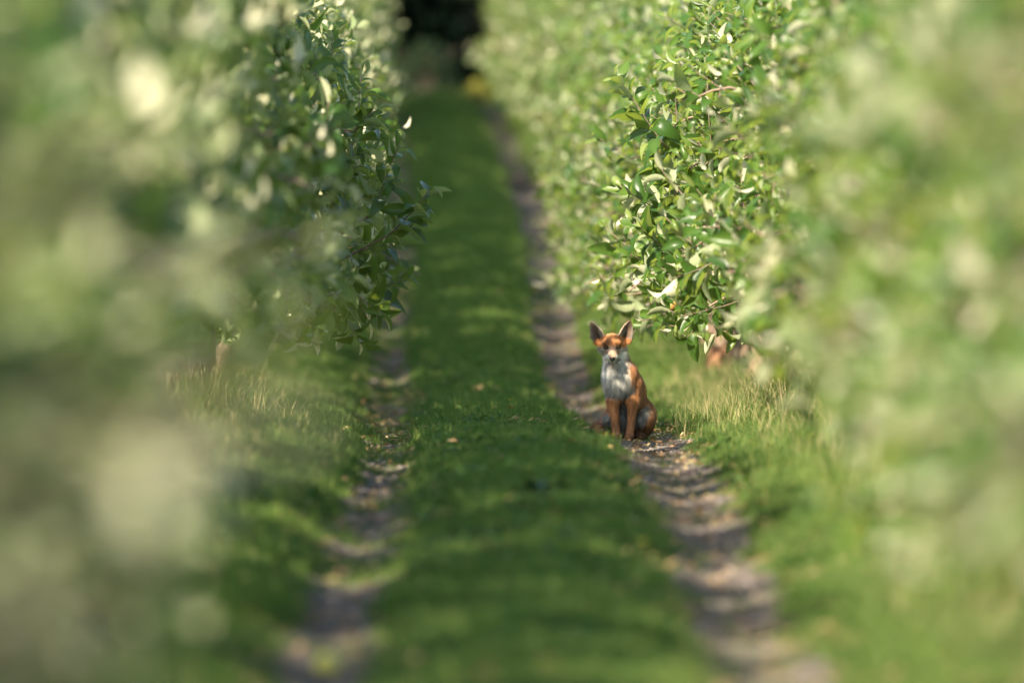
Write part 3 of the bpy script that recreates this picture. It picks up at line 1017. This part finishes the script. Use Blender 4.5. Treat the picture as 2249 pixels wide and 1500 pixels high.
def fox_sdf(P):
    hx = -.052
    d = sd_ell(P, (hx, .030, .474), (.053, .062, .047))
    for sg in (-1, 1):
        d = smin(d, sd_ell(P, (hx + sg * .036, .020, .453), (.029, .038, .028)), .02)     # cheeks
        d = smin(d, sd_ell(P, (hx + sg * .026, -.020, .476), (.020, .018, .012)), .012)     # brows
        d = smin(d, sd_ell(P, (hx + sg * .016, -.062, .404), (.013, .028, .013)), .012)     # lip pads
    d = smin(d, sd_rc(P, (hx, -.010, .446), (hx, -.098, .401), .029, .0125), .018)
    d = smin(d, sd_rc(P, (hx, .0, .412), (hx, -.082, .383), .024, .0085), .010)
    # neck, chest, torso
    b = sd_rc(P, (hx + .010, .045, .430), (-.022, .050, .325), .056, .070)
    b = smin(b, sd_ell(P, (-.018, .030, .290), (.064, .060, .085)), .04)
    b = smin(b, sd_rc(P, (.000, .070, .300), (.042, .200, .140), .070, .088), .05)
    b = smin(b, sd_ell(P, (.035, .12, .235), (.070, .075, .090)), .04)
    b = smin(b, sd_ell(P, (.050, .215, .105), (.090, .085, .100)), .04)
    d = smin(d, b, .022)
    # shoulders and front legs
    for (sx, ex, fx) in ((-.047, -.036, -.030), (.050, .040, .031)):
        l = sd_rc(P, (sx, .050, .275), (sx * .98, .035, .180), .042, .027)
        l = smin(l, sd_rc(P, (sx * .98, .035, .190), (ex, .018, .060), .0245, .0155), .02)
        l = smin(l, sd_rc(P, (ex, .018, .065), (fx, .010, .020), .0165, .0175), .01)
        l = smin(l, sd_ell(P, (fx, -.008, .013), (.0205, .033, .0145)), .012)
        for k in (-.0115, -.004, .004, .0115):
            l = smin(l, sd_ell(P, (fx + k, -.032 + abs(k) * .5, .009), (.0052, .011, .0085)), .003)
        d = smin(d, l, .020)
    # haunches: thigh, hock and foot
    for (c, rr, knee, hock, toe) in (((.098, .175, .095), (.058, .085, .090), (.108, .085, .100), (.098, .175, .025), (.086, .075, .012)),
                                     ((-.020, .165, .092), (.060, .080, .086), (-.058, .090, .095), (-.045, .165, .025), (-.064, .055, .014))):
        h = sd_ell(P, c, rr)
        h = smin(h, sd_rc(P, (c[0], c[1] - .01, c[2] + .02), knee, .060, .036), .03)
        h = smin(h, sd_rc(P, knee, hock, .034, .019), .022)
        h = smin(h, sd_rc(P, hock, toe, .018, .015), .012)
        h = smin(h, sd_ell(P, (toe[0], toe[1] - .012, .013), (.019, .028, .013)), .01)
        d = smin(d, h, .020)
    # tail laid round on the ground
    tl = [(.03, .29, .050, .030), (-.05, .27, .040, .036), (-.10, .20, .036, .038), (-.112, .12, .034, .032), (-.100, .07, .026, .018)]
    for a, b2 in zip(tl[:-1], tl[1:]):
        d = smin(d, sd_rc(P, a[:3], b2[:3], a[3], b2[3]), .02)
    # ears
    for E in EARS:
        u_, t, w, L = ear_uvw(P, E)
        W = ear_width(t)
        cup = .35 * (u_ * u_) / .033 * 1.6 - .010 * np.clip(1 - t, 0, 1) + .004
        e = np.maximum(np.abs(w - cup) - .0040, np.abs(u_) - W)
        e = np.maximum(e, np.maximum(-t - .12, t - 1.0) * L)
        d = smin(d, e * .85, .006)
    return d


def surface_nets(F, org, h):
    s_ = F < 0
    nx, ny_, nz = F.shape
    cx, cy_, cz = nx - 1, ny_ - 1, nz - 1
    acc = np.zeros((cx, cy_, cz, 3), np.float32); cnt = np.zeros((cx, cy_, cz), np.float32)
    for ax in range(3):
        o1, o2 = [a for a in range(3) if a != ax]
        for b1 in (0, 1):
            for b2 in (0, 1):
                st = [0, 0, 0]; st[o1] = b1; st[o2] = b2
                sl0 = tuple(slice(st[k], st[k] + (cx, cy_, cz)[k]) for k in range(3))
                st1 = list(st); st1[ax] = 1
                sl1 = tuple(slice(st1[k], st1[k] + (cx, cy_, cz)[k]) for k in range(3))
                a, b = F[sl0], F[sl1]
                m = s_[sl0] != s_[sl1]
                t = np.where(m, a / np.where(m, a - b, 1), 0)
                off = np.zeros(3, np.float32); off[o1] = b1; off[o2] = b2
                for k in range(3):
                    acc[..., k] += np.where(m, t if k == ax else off[k], 0)
                cnt += m
    act = cnt > 0
    idm = -np.ones(act.shape, np.int64); idm[act] = np.arange(act.sum())
    ijk = np.argwhere(act)
    V = (ijk + acc[act] / cnt[act][:, None]) * h + org
    Q = []
    for ax in range(3):
        o1, o2 = [(1, 2), (2, 0), (0, 1)][ax]
        sa = [slice(None)] * 3; sb = [slice(None)] * 3
        sa[ax] = slice(0, -1); sb[ax] = slice(1, None)
        A, B = s_[tuple(sa)], s_[tuple(sb)]
        e = np.argwhere(A != B)
        e = e[(e[:, o1] > 0) & (e[:, o2] > 0) & (e[:, o1] < (nx, ny_, nz)[o1] - 1) & (e[:, o2] < (nx, ny_, nz)[o2] - 1)]
        inside = A[tuple(e.T)]
        c = []
        for d1, d2 in ((1, 1), (0, 1), (0, 0), (1, 0)):
            f = e.copy(); f[:, o1] -= d1; f[:, o2] -= d2
            c.append(idm[tuple(f.T)])
        q = np.stack(c, 1)
        q[~inside] = q[~inside][:, ::-1]
        Q.append(q)
    return V, np.concatenate(Q)


lo = np.array([-.19, -.14, -.02]); hi = np.array([.20, .34, .61])
n3 = np.ceil((hi - lo) / FOX_V).astype(int) + 1
gx, gy, gz = [lo[k] + FOX_V * np.arange(n3[k]) for k in range(3)]
G = np.stack(np.meshgrid(gx, gy, gz, indexing='ij'), -1).astype(np.float32)
FS = np.concatenate([fox_sdf(G[i:i + 16]) for i in range(0, n3[0], 16)])
FV, FQ = surface_nets(FS, lo, FOX_V)


def front_y(x, z):
    i = int(round((x - lo[0]) / FOX_V)); k = int(round((z - lo[2]) / FOX_V))
    col = FS[i, :, k]
    j = int(np.argmax(col < 0))
    return lo[1] + FOX_V * j


# vertex normals
fn = np.cross(FV[FQ[:, 2]] - FV[FQ[:, 0]], FV[FQ[:, 3]] - FV[FQ[:, 1]])
VN = np.zeros_like(FV)
for k in range(4): np.add.at(VN, FQ[:, k], fn)
VN /= np.linalg.norm(VN, axis=1)[:, None] + 1e-12


def sstep(x, a, b):
    t = np.clip((x - a) / (b - a), 0, 1)
    return t * t * (3 - 2 * t)


EYES = [(-.0835, .4535), (-.0215, .4545)]
ORANGE = np.array([.66, .30, .12]); DEEP = np.array([.50, .21, .08]); WHITE = np.array([.76, .73, .66]); GREY = np.array([.34, .32, .29])
DARK = np.array([.022, .017, .015]); TAN = np.array([.50, .27, .13]); BROWN = np.array([.20, .09, .045])


def fox_color(P, Nn):
    x, y, z = P[:, 0], P[:, 1], P[:, 2]
    n = len(P)
    nz_ = wob(x * 60, z * 45 + y * 30) * .5 + wob(x * 150 + 3, z * 90 + y * 80) * .5
    C = np.tile(ORANGE, (n, 1)).astype(float)

    def mix(m, c):
        nonlocal C
        m = np.clip(m, 0, 1)[:, None]
        C = C * (1 - m) + np.asarray(c) * m
    mix(.45 * sstep(y, .08, .24), DEEP)
    mix(.35 * sstep(nz_, .1, .8), DEEP)
    hx = -.052
    head = sstep(z + .15 * np.maximum(0, y), .360, .385) * (y < .11)
    ax = np.abs(x - hx)
    # chest bib
    xr = np.interp(z, [.20, .22, .26, .31, .36, .42], [-.005, .035, .055, .035, .022, .03])
    bib = sstep(xr + .020 * nz_ - x, -.012, .018) * sstep(z, .205 - .02 * nz_, .235) * (1 - sstep(z, .44, .46)) * sstep(-Nn[:, 1] + .35 - .0, .0, .3)
    bib = bib * (1 - sstep(y, .085, .115))
    mix(bib, WHITE * .95)
    mix(bib * .55 * sstep(nz_, .1, .7), GREY)
    mix(bib * (1 - sstep(z, .22, .30)) * .55, GREY * .75)
    # belly between the legs
    mid = (1 - sstep(np.abs(x - .005), .018, .036)) * (1 - sstep(z, .20, .26)) * (y > .03)
    mix(mid, GREY * .9)
    # face
    bw = np.interp(z, [.385, .397, .410, .425, .440, .455], [.0, .008, .017, .026, .037, .060])
    whitef = head * sstep(ax - bw, -.002, .007) * (1 - sstep(z, .425, .437)) * (y < .06)
    mix(head * (1 - sstep(ax, .010, .026)) * (1 - sstep(z, .44, .47)) * .75, TAN)
    mix(whitef * (1 - sstep(ax, .052, .062)) * (1 - sstep(y, .0, .05)), WHITE * 1.12)
    # grizzled brow
    mix(head * .35 * (1 - sstep(ax, .03, .05)) * sstep(z, .455, .47) * (1 - sstep(z, .488, .50)) * sstep(nz_, -.4, .4), BROWN)
    mix(head * .55 * (1 - sstep(np.abs(ax - .027), .004, .012)) * sstep(z, .412, .425) * (1 - sstep(z, .445, .455)), DEEP)
    # mouth line
    ml = .3735 + .50 * ax
    mix(head * (1 - sstep(np.abs(z - ml), .0015, .0035)) * (1 - sstep(ax, .035, .042)) * (y < -.005) * .8, DARK * 2)
    for (ex, ez) in EYES:
        s2 = 1 if ex > hx else -1
        q = np.hypot(x - ex, (z - ez) * 1.15)
        mix(head * (1 - sstep(q, .0115, .0145)) * (y < .03), DARK)
        q2 = np.hypot((x - ex + s2 * .011), (z - ez + .007) * 1.0)
        mix(head * (1 - sstep(q2, .003, .007)) * (y < .03) * .8, DARK * 2)
    # ears
    for E in EARS:
        u_, t, w, L = ear_uvw(P, E)
        base, v, f, uu_, L = ear_frame(*E)
        ins = (t > .10) & (t < 1.1) & (np.abs(u_) < .045) & (np.abs(w) < .04)
        fr = sstep(Nn @ f, .0, .4) * ins
        W = ear_width(t)
        q = np.abs(u_) / W
        outer = np.sign(E[1][0] - E[0][0]) * (P[:, 0] - (base[0] + v[0] * t * L)) > 0
        mix(fr, np.array([.27, .18, .13]))
        mix(fr * sstep(q, .55, .85) * (1 - sstep(t, .75, .95)) * .65, np.array([.46, .42, .37]))
        mix(fr * (~outer) * (1 - sstep(t, .35, .6)) * .8, np.array([.50, .47, .42]))
        mix(fr * (1 - sstep(q, .1, .35)) * (1 - sstep(t, .3, .55)) * .7, DARK * 2)
        mix(ins * (1 - sstep(Nn @ f, -.3, .1)) * sstep(t, .4, .8) * .75, np.array([.10, .06, .045]))
        mix(ins * sstep(q, .88, .98) * .7, np.array([.55, .42, .30]))
    # inner thigh patches
    for (cx_, cz_, rx, rz, sl_) in ((.094, .108, .030, .060, -.35), (-.082, .100, .026, .052, .30)):
        xx = (x - cx_) + sl_ * (z - cz_)
        q = np.hypot(xx / rx, (z - cz_) / rz)
        mix((1 - sstep(q, .75, 1.1)) * sstep(-Nn[:, 1], .1, .5) * (y > .03), GREY * 1.1 * (1 + .3 * nz_[:, None]))
    # lower hind legs
    mix((y > .035) * (1 - sstep(z, .02, .085)) * (x > -.09) * .8, BROWN * .7)
    # front legs: browner towards the paws
    fl = (y < .05) & (z < .2) & (np.abs(x) < .075)
    mix(fl * .45 * (1 - sstep(z, .03, .15)), np.array([.42, .21, .12]))
    mix(fl * .5 * (1 - sstep(z, .010, .022)), BROWN)
    # tail
    mix((x < -.07) & (z < .085) & (y > .06) if False else ((x < -.085) * (z < .085)) * .6, np.array([.40, .17, .085]))
    return np.clip(C * (1 + .12 * nz_[:, None]), 0.005, 1)


def fur_mat(name, rough=.75):
    m, N, L = new_mat(name)
    a = N.new('ShaderNodeAttribute'); a.attribute_name = 'fur_colour'
    p = N.new('ShaderNodeBsdfPrincipled')
    L.new(a.outputs['Color'], p.inputs['Base Color'])
    p.inputs['Roughness'].default_value = rough
    p.inputs['Specular IOR Level'].default_value = .25
    p.inputs['Sheen Weight'].default_value = .25
    p.inputs['Sheen Roughness'].default_value = .4
    t = N.new('ShaderNodeBsdfTranslucent'); L.new(a.outputs['Color'], t.inputs[0])
    ms = N.new('ShaderNodeMixShader'); ms.inputs[0].default_value = .15
    L.new(p.outputs[0], ms.inputs[1]); L.new(t.outputs[0], ms.inputs[2])
    o = N.new('ShaderNodeOutputMaterial'); L.new(ms.outputs[0], o.inputs[0])
    return m


M_FUR = fur_mat('fox_fur')
FOX_X, FOX_Y = (1368 - 1124.5) / FPX * 56.0, 56.0
fox_z = float(zt(FOX_X, FOX_Y)) + .018
fox = empty('fox', (FOX_X, FOX_Y, fox_z))
tag(fox, 'young red fox sitting upright on the bare track facing the camera', 'fox')
FC = fox_color(FV, VN)
body = link('body', raw_mesh('body', FV, FQ, M_FUR, {'fur_colour': FC}), fox)

# fur strands over the whole coat
r = np.random.default_rng(9)
area = np.linalg.norm(fn, axis=1)
NS = 110000
fi = r.choice(len(FQ), NS, p=area / area.sum())
uv = r.uniform(size=(NS, 2))
q0, q1, q2, q3 = [FV[FQ[fi, k]] for k in range(4)]
root = (q0 * (1 - uv[:, :1]) + q1 * uv[:, :1]) * (1 - uv[:, 1:]) + (q3 * (1 - uv[:, :1]) + q2 * uv[:, :1]) * uv[:, 1:]
nn = VN[FQ[fi, 0]]
flow = np.tile([0.0, .0, -1.0], (NS, 1))
hd = root[:, 2] > .385
flow[hd] = root[hd] - np.array([-.052, -.12, .39])          # on the head it sweeps back from the nose
tw = (root[:, 0] < -.06) & (root[:, 2] < .08)
flow[tw] = [-.4, -.8, -.3]
flow = flow + r.normal(0, .22, (NS, 3)) * np.linalg.norm(flow, axis=1)[:, None]
flow /= np.linalg.norm(flow, axis=1)[:, None]
tang = flow - nn * (flow * nn).sum(1)[:, None]
tang /= np.linalg.norm(tang, axis=1)[:, None] + 1e-9
X_, Y_, Z_ = root.T
ln = np.full(NS, .016)
ln = np.where((Z_ > .2) & (Z_ < .38) & (X_ < .05), .024, ln)
ln = np.where(hd, np.where(Y_ < .0, .0055, .011), ln)
ln = np.where((Z_ > .395) & (Z_ < .45) & (np.abs(X_ + .052) > .045) & (Y_ > -.005), .020, ln)
ln = np.where((np.abs(X_) < .075) & (Z_ < .19) & (Y_ < .06), .007, ln)
ln = np.where(Z_ > .505, .007, ln)
ln = np.where(tw, .026, ln)
ln = ln * r.uniform(.6, 1.35, NS) * 1.15
ln = np.where(Y_ < -.065, ln * .4, ln)
eye_d = np.min([np.hypot(X_ - ex, Z_ - ez) for ex, ez in EYES], axis=0)
kp = ~((eye_d < .012) & (Y_ < .03))
lift = np.where(hd, .34, .46)
bend = norm(np.array([0, 0, -1.0]))
mid_ = root + (tang * .9 + nn * (lift + .12)[:, None]) * (ln * .5)[:, None]
tip_ = root + (tang * 1.0 + nn * (lift - .05)[:, None] * .8) * ln[:, None] + np.array([0, 0, -.12]) * ln[:, None]
sdv = np.cross(tang, nn) * (.0010 * r.uniform(.6, 1.3, NS))[:, None]
rc = fox_color(root, nn) * (r.uniform(.62, 1.35, (NS, 1)) * (1 + .45 * vn(X_ * 95, Z_ * 28 + Y_ * 30, 1.0))[:, None])
SV = np.stack([root - sdv - nn * .001, root + sdv - nn * .001, mid_ + sdv * .8, mid_ - sdv * .8, tip_], 1)[kp]
rc = np.repeat(np.clip(rc, 0, 1)[kp][:, None, :], 5, 1)
m = len(SV)
bs = (np.arange(m) * 5)[:, None]
fur = raw_mesh('fur', SV.reshape(-1, 3), [bs + np.array([[0, 1, 2, 3]]), bs + np.array([[3, 2, 4]])], M_FUR, {'fur_colour': rc.reshape(-1, 3)})
link('fur', fur, fox)


def uv_ball(rx, ry, rz, n=16, k=24):
    V = [(0, -ry, 0)]
    for i in range(1, n):
        a = math.pi * i / n
        for j in range(k):
            b = 2 * math.pi * j / k
            V.append((rx * math.sin(a) * math.cos(b), -ry * math.cos(a), rz * math.sin(a) * math.sin(b)))
    V.append((0, ry, 0))
    T = [(0, 1 + j, 1 + (j + 1) % k) for j in range(k)]
    Qq = [(1 + i * k + j, 1 + (i + 1) * k + j, 1 + (i + 1) * k + (j + 1) % k, 1 + i * k + (j + 1) % k) for i in range(n - 2) for j in range(k)]
    b = 1 + (n - 2) * k
    T += [(len(V) - 1, b + (j + 1) % k, b + j) for j in range(k)]
    return np.array(V), np.array(Qq), np.array(T)


def gloss_attr(name, attr, rough):
    m, N, L = new_mat(name)
    a = N.new('ShaderNodeAttribute'); a.attribute_name = attr
    p = N.new('ShaderNodeBsdfPrincipled')
    L.new(a.outputs['Color'], p.inputs['Base Color']); p.inputs['Roughness'].default_value = rough
    o = N.new('ShaderNodeOutputMaterial'); L.new(p.outputs[0], o.inputs[0])
    return m


M_EYE = gloss_attr('fox_eye', 'fur_colour', .12)
M_NOSE = gloss_attr('fox_nose', 'fur_colour', .38)
for (ex, ez) in EYES:
    V, q, t = uv_ball(.0085, .0085, .0085, 20, 24)
    rr = np.hypot(V[:, 0] - (0.0005 if ex < -.05 else -.0005), V[:, 2])
    c = np.where(V[:, 1:2] < 0, np.where(rr[:, None] < .0028, [[.008, .006, .005]], np.where(rr[:, None] < .0062, [[.20, .12, .04]], [[.02, .015, .01]])), [[.02, .015, .01]])
    o = link('eye', raw_mesh('eye', V, [q, t], M_EYE, {'fur_colour': c}), fox, (ex, front_y(ex, ez) + .0045, ez))
V, q, t = uv_ball(.0135, .0105, .0110, 20, 24)
V[:, 0] *= 1 + .28 * np.clip(V[:, 2] / .011, -1, 1)
for sg in (-1, 1):
    dn = np.hypot((V[:, 0] - sg * .007) / .0032, (V[:, 2] + .001) / .0030)
    V[:, 1] += np.where(V[:, 1] < 0, .0045 * np.exp(-dn ** 2), 0)
link('nose', raw_mesh('nose', V, [q, t], M_NOSE, {'fur_colour': np.tile([.016, .013, .014], (len(V), 1))}), fox, (-.052, -.106, .397))
wa = Acc()
for sg in (-1, 1):
    for k in range(6):
        p0 = np.array([-.052 + sg * .016, -.085 + .006 * k, .398 - .002 * (k % 3)])
        p2 = p0 + np.array([sg * (.035 + .005 * k), .01, -.012 + .006 * (k % 4)])
        wa.tube(bez(p0, (p0 + p2) / 2 + [0, 0, .006], p2, 5), np.linspace(.0004, .0001, 5), 3)
link('whiskers', wa.mesh('whiskers', M_DBARK), fox)


# ------------------------------------------------------------------ small things on the ground
def apple_mesh(name, rad, mat, stem=True):
    V, q, t = uv_ball(1, 1, 1, 14, 18)
    V = V[:, [0, 2, 1]]
    rr = np.hypot(V[:, 0], V[:, 1])
    V[:, 2] = V[:, 2] * .92 - .28 * np.exp(-(rr / .28) ** 2) * np.sign(V[:, 2])
    return raw_mesh(name, V * rad, [q[:, ::-1], t[:, ::-1]], mat, {'tint': np.full(len(V), .5)})


def stem_mesh(rad):
    a = Acc(); a.tube(bez((0, 0, rad * .6), (.002, 0, rad), (rad * .3, 0, rad * 1.3), 4), [.0016, .0013, .0013, .0018], 5)
    return a.mesh('stem', M_TWIG)


for (px, py, rad, lab) in ((718, 1492, .041, 'round yellow fallen apple lying on the left wheel track'),
                           (1256, 1176, .024, 'small pale fallen apple half sunk in the middle grass strip')):
    x, y, z = at(px, py)
    e = empty('fallen_apple', (x, y, z), 1.0)
    e.rotation_euler = (.7, .4, 1)
    e.location.z = z + rad * .85
    link('skin', apple_mesh('skin', rad, M_APPLE2), e); link('stem', stem_mesh(rad), e)
    tag(e, lab, 'apple')

# fruit hanging in the right-hand trees: parts of the tree they grow on
def hang(px, py, d, rad, mat=M_APPLE):
    x = (px - 1124.5) / FPX * d; z = CAM_Z - (py - 300) / FPX * d
    best = min(TREES[1 if x > 0 else -1], key=lambda t: abs(t[0] - d))[1]
    o = link('fruit', apple_mesh('fruit', rad, mat), best)
    mw = Matrix.Translation(best.location) @ best.rotation_euler.to_matrix().to_4x4() @ Matrix.Diagonal((*best.scale, 1))
    o.matrix_local = mw.inverted() @ Matrix.Translation((x, d, z))
    s_ = link('stem', stem_mesh(rad), o)


hang(1690, 692, 50.5, .032)
hang(1475, 672, 56.5, .030)

DL = []
for k in range(5):
    TV, TQ = TEMPL[k]
    a = TV * .055
    DL.append(raw_mesh('fallen_leaf', a, TQ, M_DEAD, {'tint': np.full(len(a), [.05, .3, .6, .8, 1.0][k])}))
DCOL = ['rust red', 'orange brown', 'tan', 'straw coloured', 'pale yellow']
spots = [(1497, 850, 0), (1270, 975, 4), (1540, 993, 4), (1275, 1040, 3), (1640, 1110, 1)]
for (px, py, k) in spots:
    x, y, z = at(px, py)
    o = link('fallen_leaf', DL[k], None, (x, y, z + .03)); o.rotation_euler = (random.uniform(-.4, .4), random.uniform(-.6, .6), random.uniform(0, 6))
    tag(o, {0: 'rust red fallen leaf in the verge grass right of the fox', 4: 'pale yellow leaf caught in the grass below the fox', 3: 'straw coloured leaf in the grass of the middle strip', 1: 'orange brown leaf at the edge of the right track'}[k] if (px, k) != (1540, 4) else 'pale yellow leaf on the bare track just below the fox', 'leaf', 'fallen leaves')
for i in range(110):
    k = random.choice([0, 1, 1, 2, 2, 3, 4])
    y = random.uniform(27, 51) if random.random() < .6 else random.uniform(60, 76)
    tr_ = random.random() < .6
    side = random.choice([-1, -1, 1])
    u_ = side * TRK + random.gauss(0, .13) if tr_ else random.uniform(-1.2, 1.2)
    x = float(xc(y)) + u_
    o = link('fallen_leaf', DL[k], None, (x, y, float(zt(x, y)) + (.012 if tr_ else .045)))
    o.rotation_euler = (random.uniform(-.5, .5), random.uniform(-.5, .5), random.uniform(0, 6.28))
    sc = random.uniform(.7, 1.2); o.scale = (sc, sc, sc)
    where = ('on the left wheel track' if side < 0 else 'on the right wheel track') if tr_ else 'in the grass'
    tag(o, 'small curled %s fallen leaf lying %s' % (DCOL[k], where), 'leaf', '%s leaves %s' % (DCOL[k], where))

# yellow flowers on short stalks
fa = Acc(); fs = Acc()
fs.tube([(0, 0, 0), (.003, 0, .04), (0, .002, .085)], [.0014, .0012, .0012], 5)
for k in range(14):
    a = k * 2.4
    d = np.array([math.cos(a), math.sin(a), .25]); sdv_ = np.array([-math.sin(a), math.cos(a), 0]) * .003
    c0 = np.array([0, .002, .085]); c1 = c0 + d * .013
    fa.add([c0 - sdv_ * .5, c0 + sdv_ * .5, c1 + sdv_, c1 - sdv_], [(0, 1, 2, 3)])
FM, FSM = fa.mesh('petals', M_PETAL, False), fs.mesh('stalk', M_BUSH)
for (px, py) in ((1120, 893), (1216, 1157), (1412, 1215), (925, 1297), (1328, 972), (1345, 975), (1437, 975), (1500, 893), (870, 1120), (1060, 1340), (1090, 1010), (985, 1168)):
    x, y, z = at(px, py, .05)
    e = empty('yellow_flower', (x, y, z), random.uniform(0, 6))
    link('petals', FM, e); link('stalk', FSM, e)
    tag(e, 'tiny yellow flower standing in the short grass', 'flower', 'tiny yellow flowers in the grass')

# broad-leaved weeds
def weed(px, py, n, ln, up, mat, label, seed, tint=(0, .6)):
    x, y, z = at(px, py)
    pl = Plant(seed); r = pl.r
    for i in range(n):
        a = i * 2.4; el = r.uniform(*up)
        d = np.array([math.cos(a) * math.cos(el), math.sin(a) * math.cos(el), math.sin(el)])
        p = d * .02 + [0, 0, .01 + .004 * i]
        nm = np.array([-math.cos(a) * math.sin(el), -math.sin(a) * math.sin(el), math.cos(el)])
        pl.leaf(p, d, nm, ln * r.uniform(.6, 1.2), r.uniform(*tint))
        pl.tw.tube([(0, 0, 0), p], [.003, .0015], 4)
    e = empty('weed_plant', (x, y, z))
    link('leaves', pl.crown('leaves', mat), e); link('stems', pl.tw.mesh('stems', M_BUSH), e)
    return tag(e, label, 'weed')


weed(1170, 1120, 12, .09, (.2, 1.1), M_DARK, 'dark broad leaved weed in the middle of the grass strip', 31, (.4, 1))
weed(1235, 1110, 8, .07, (.2, 1.0), M_DARK, 'smaller dark weed right of the larger dark weed', 32, (.4, 1))
weed(1660, 925, 26, .06, (.4, 1.3), M_BUSH, 'bright yellow green weed at the foot of the tall verge grass', 33, (.7, 1))
weed(1760, 905, 24, .06, (.4, 1.2), M_BUSH, 'green weed beside the tall verge grass near the blurred leaves', 34, (.5, 1))
weed(560, 1130, 22, .09, (.5, 1.4), M_BUSH, 'pale green weed standing left of the left track', 35, (.6, 1))
weed(470, 1340, 22, .08, (.4, 1.2), M_BUSH, 'green leafy weed low beside the near left track', 36, (.4, 1))

# low mound made up for a dark patch on the far right track
x, y, z = at(1140, 412)
th = np.linspace(0, 2 * math.pi, 25)[:-1]
V = [(0, 0, .10)]
for j in range(1, 7):
    for a in th:
        f = j / 6
        V.append((.27 * f * math.cos(a) * (1 + .12 * math.sin(3 * a + j)), .9 * f * math.sin(a), .10 * (1 - f ** 1.6) + .012 * math.sin(5 * a + 2 * j) - .01 * (j == 6)))
T = [(0, 1 + i, 1 + (i + 1) % 24) for i in range(24)]
q = [(1 + j * 24 + i, 25 + j * 24 + i, 25 + j * 24 + (i + 1) % 24, 1 + j * 24 + (i + 1) % 24) for j in range(5) for i in range(24)]
o = link('dark_mound', raw_mesh('dark_mound', np.array(V), [np.array(q), np.array(T)], M_MOUND, {'tint': np.full(len(V), .5)}), None, (x, y, z))
tag(o, 'low dark mound lying across the distant right track', 'mound')

# made-up stump standing in for an orange lit branch under the right trees
x, y = (1575 - 1124.5) / FPX * 74, 74.0
a = Acc(); a.tube([(0, 0, -.05), (0, 0, .05), (.02, 0, .16), (.03, .01, .21), (.03, .01, .215)], [.115, .095, .085, .08, .01], 14)
o = link('stand_in_stump', a.mesh('stand_in_stump', M_STUMP), None, (x, y, float(zt(x, y))))
tag(o, 'made-up stump coloured as an orange lit branch left of the pale apple trunk', 'stump')
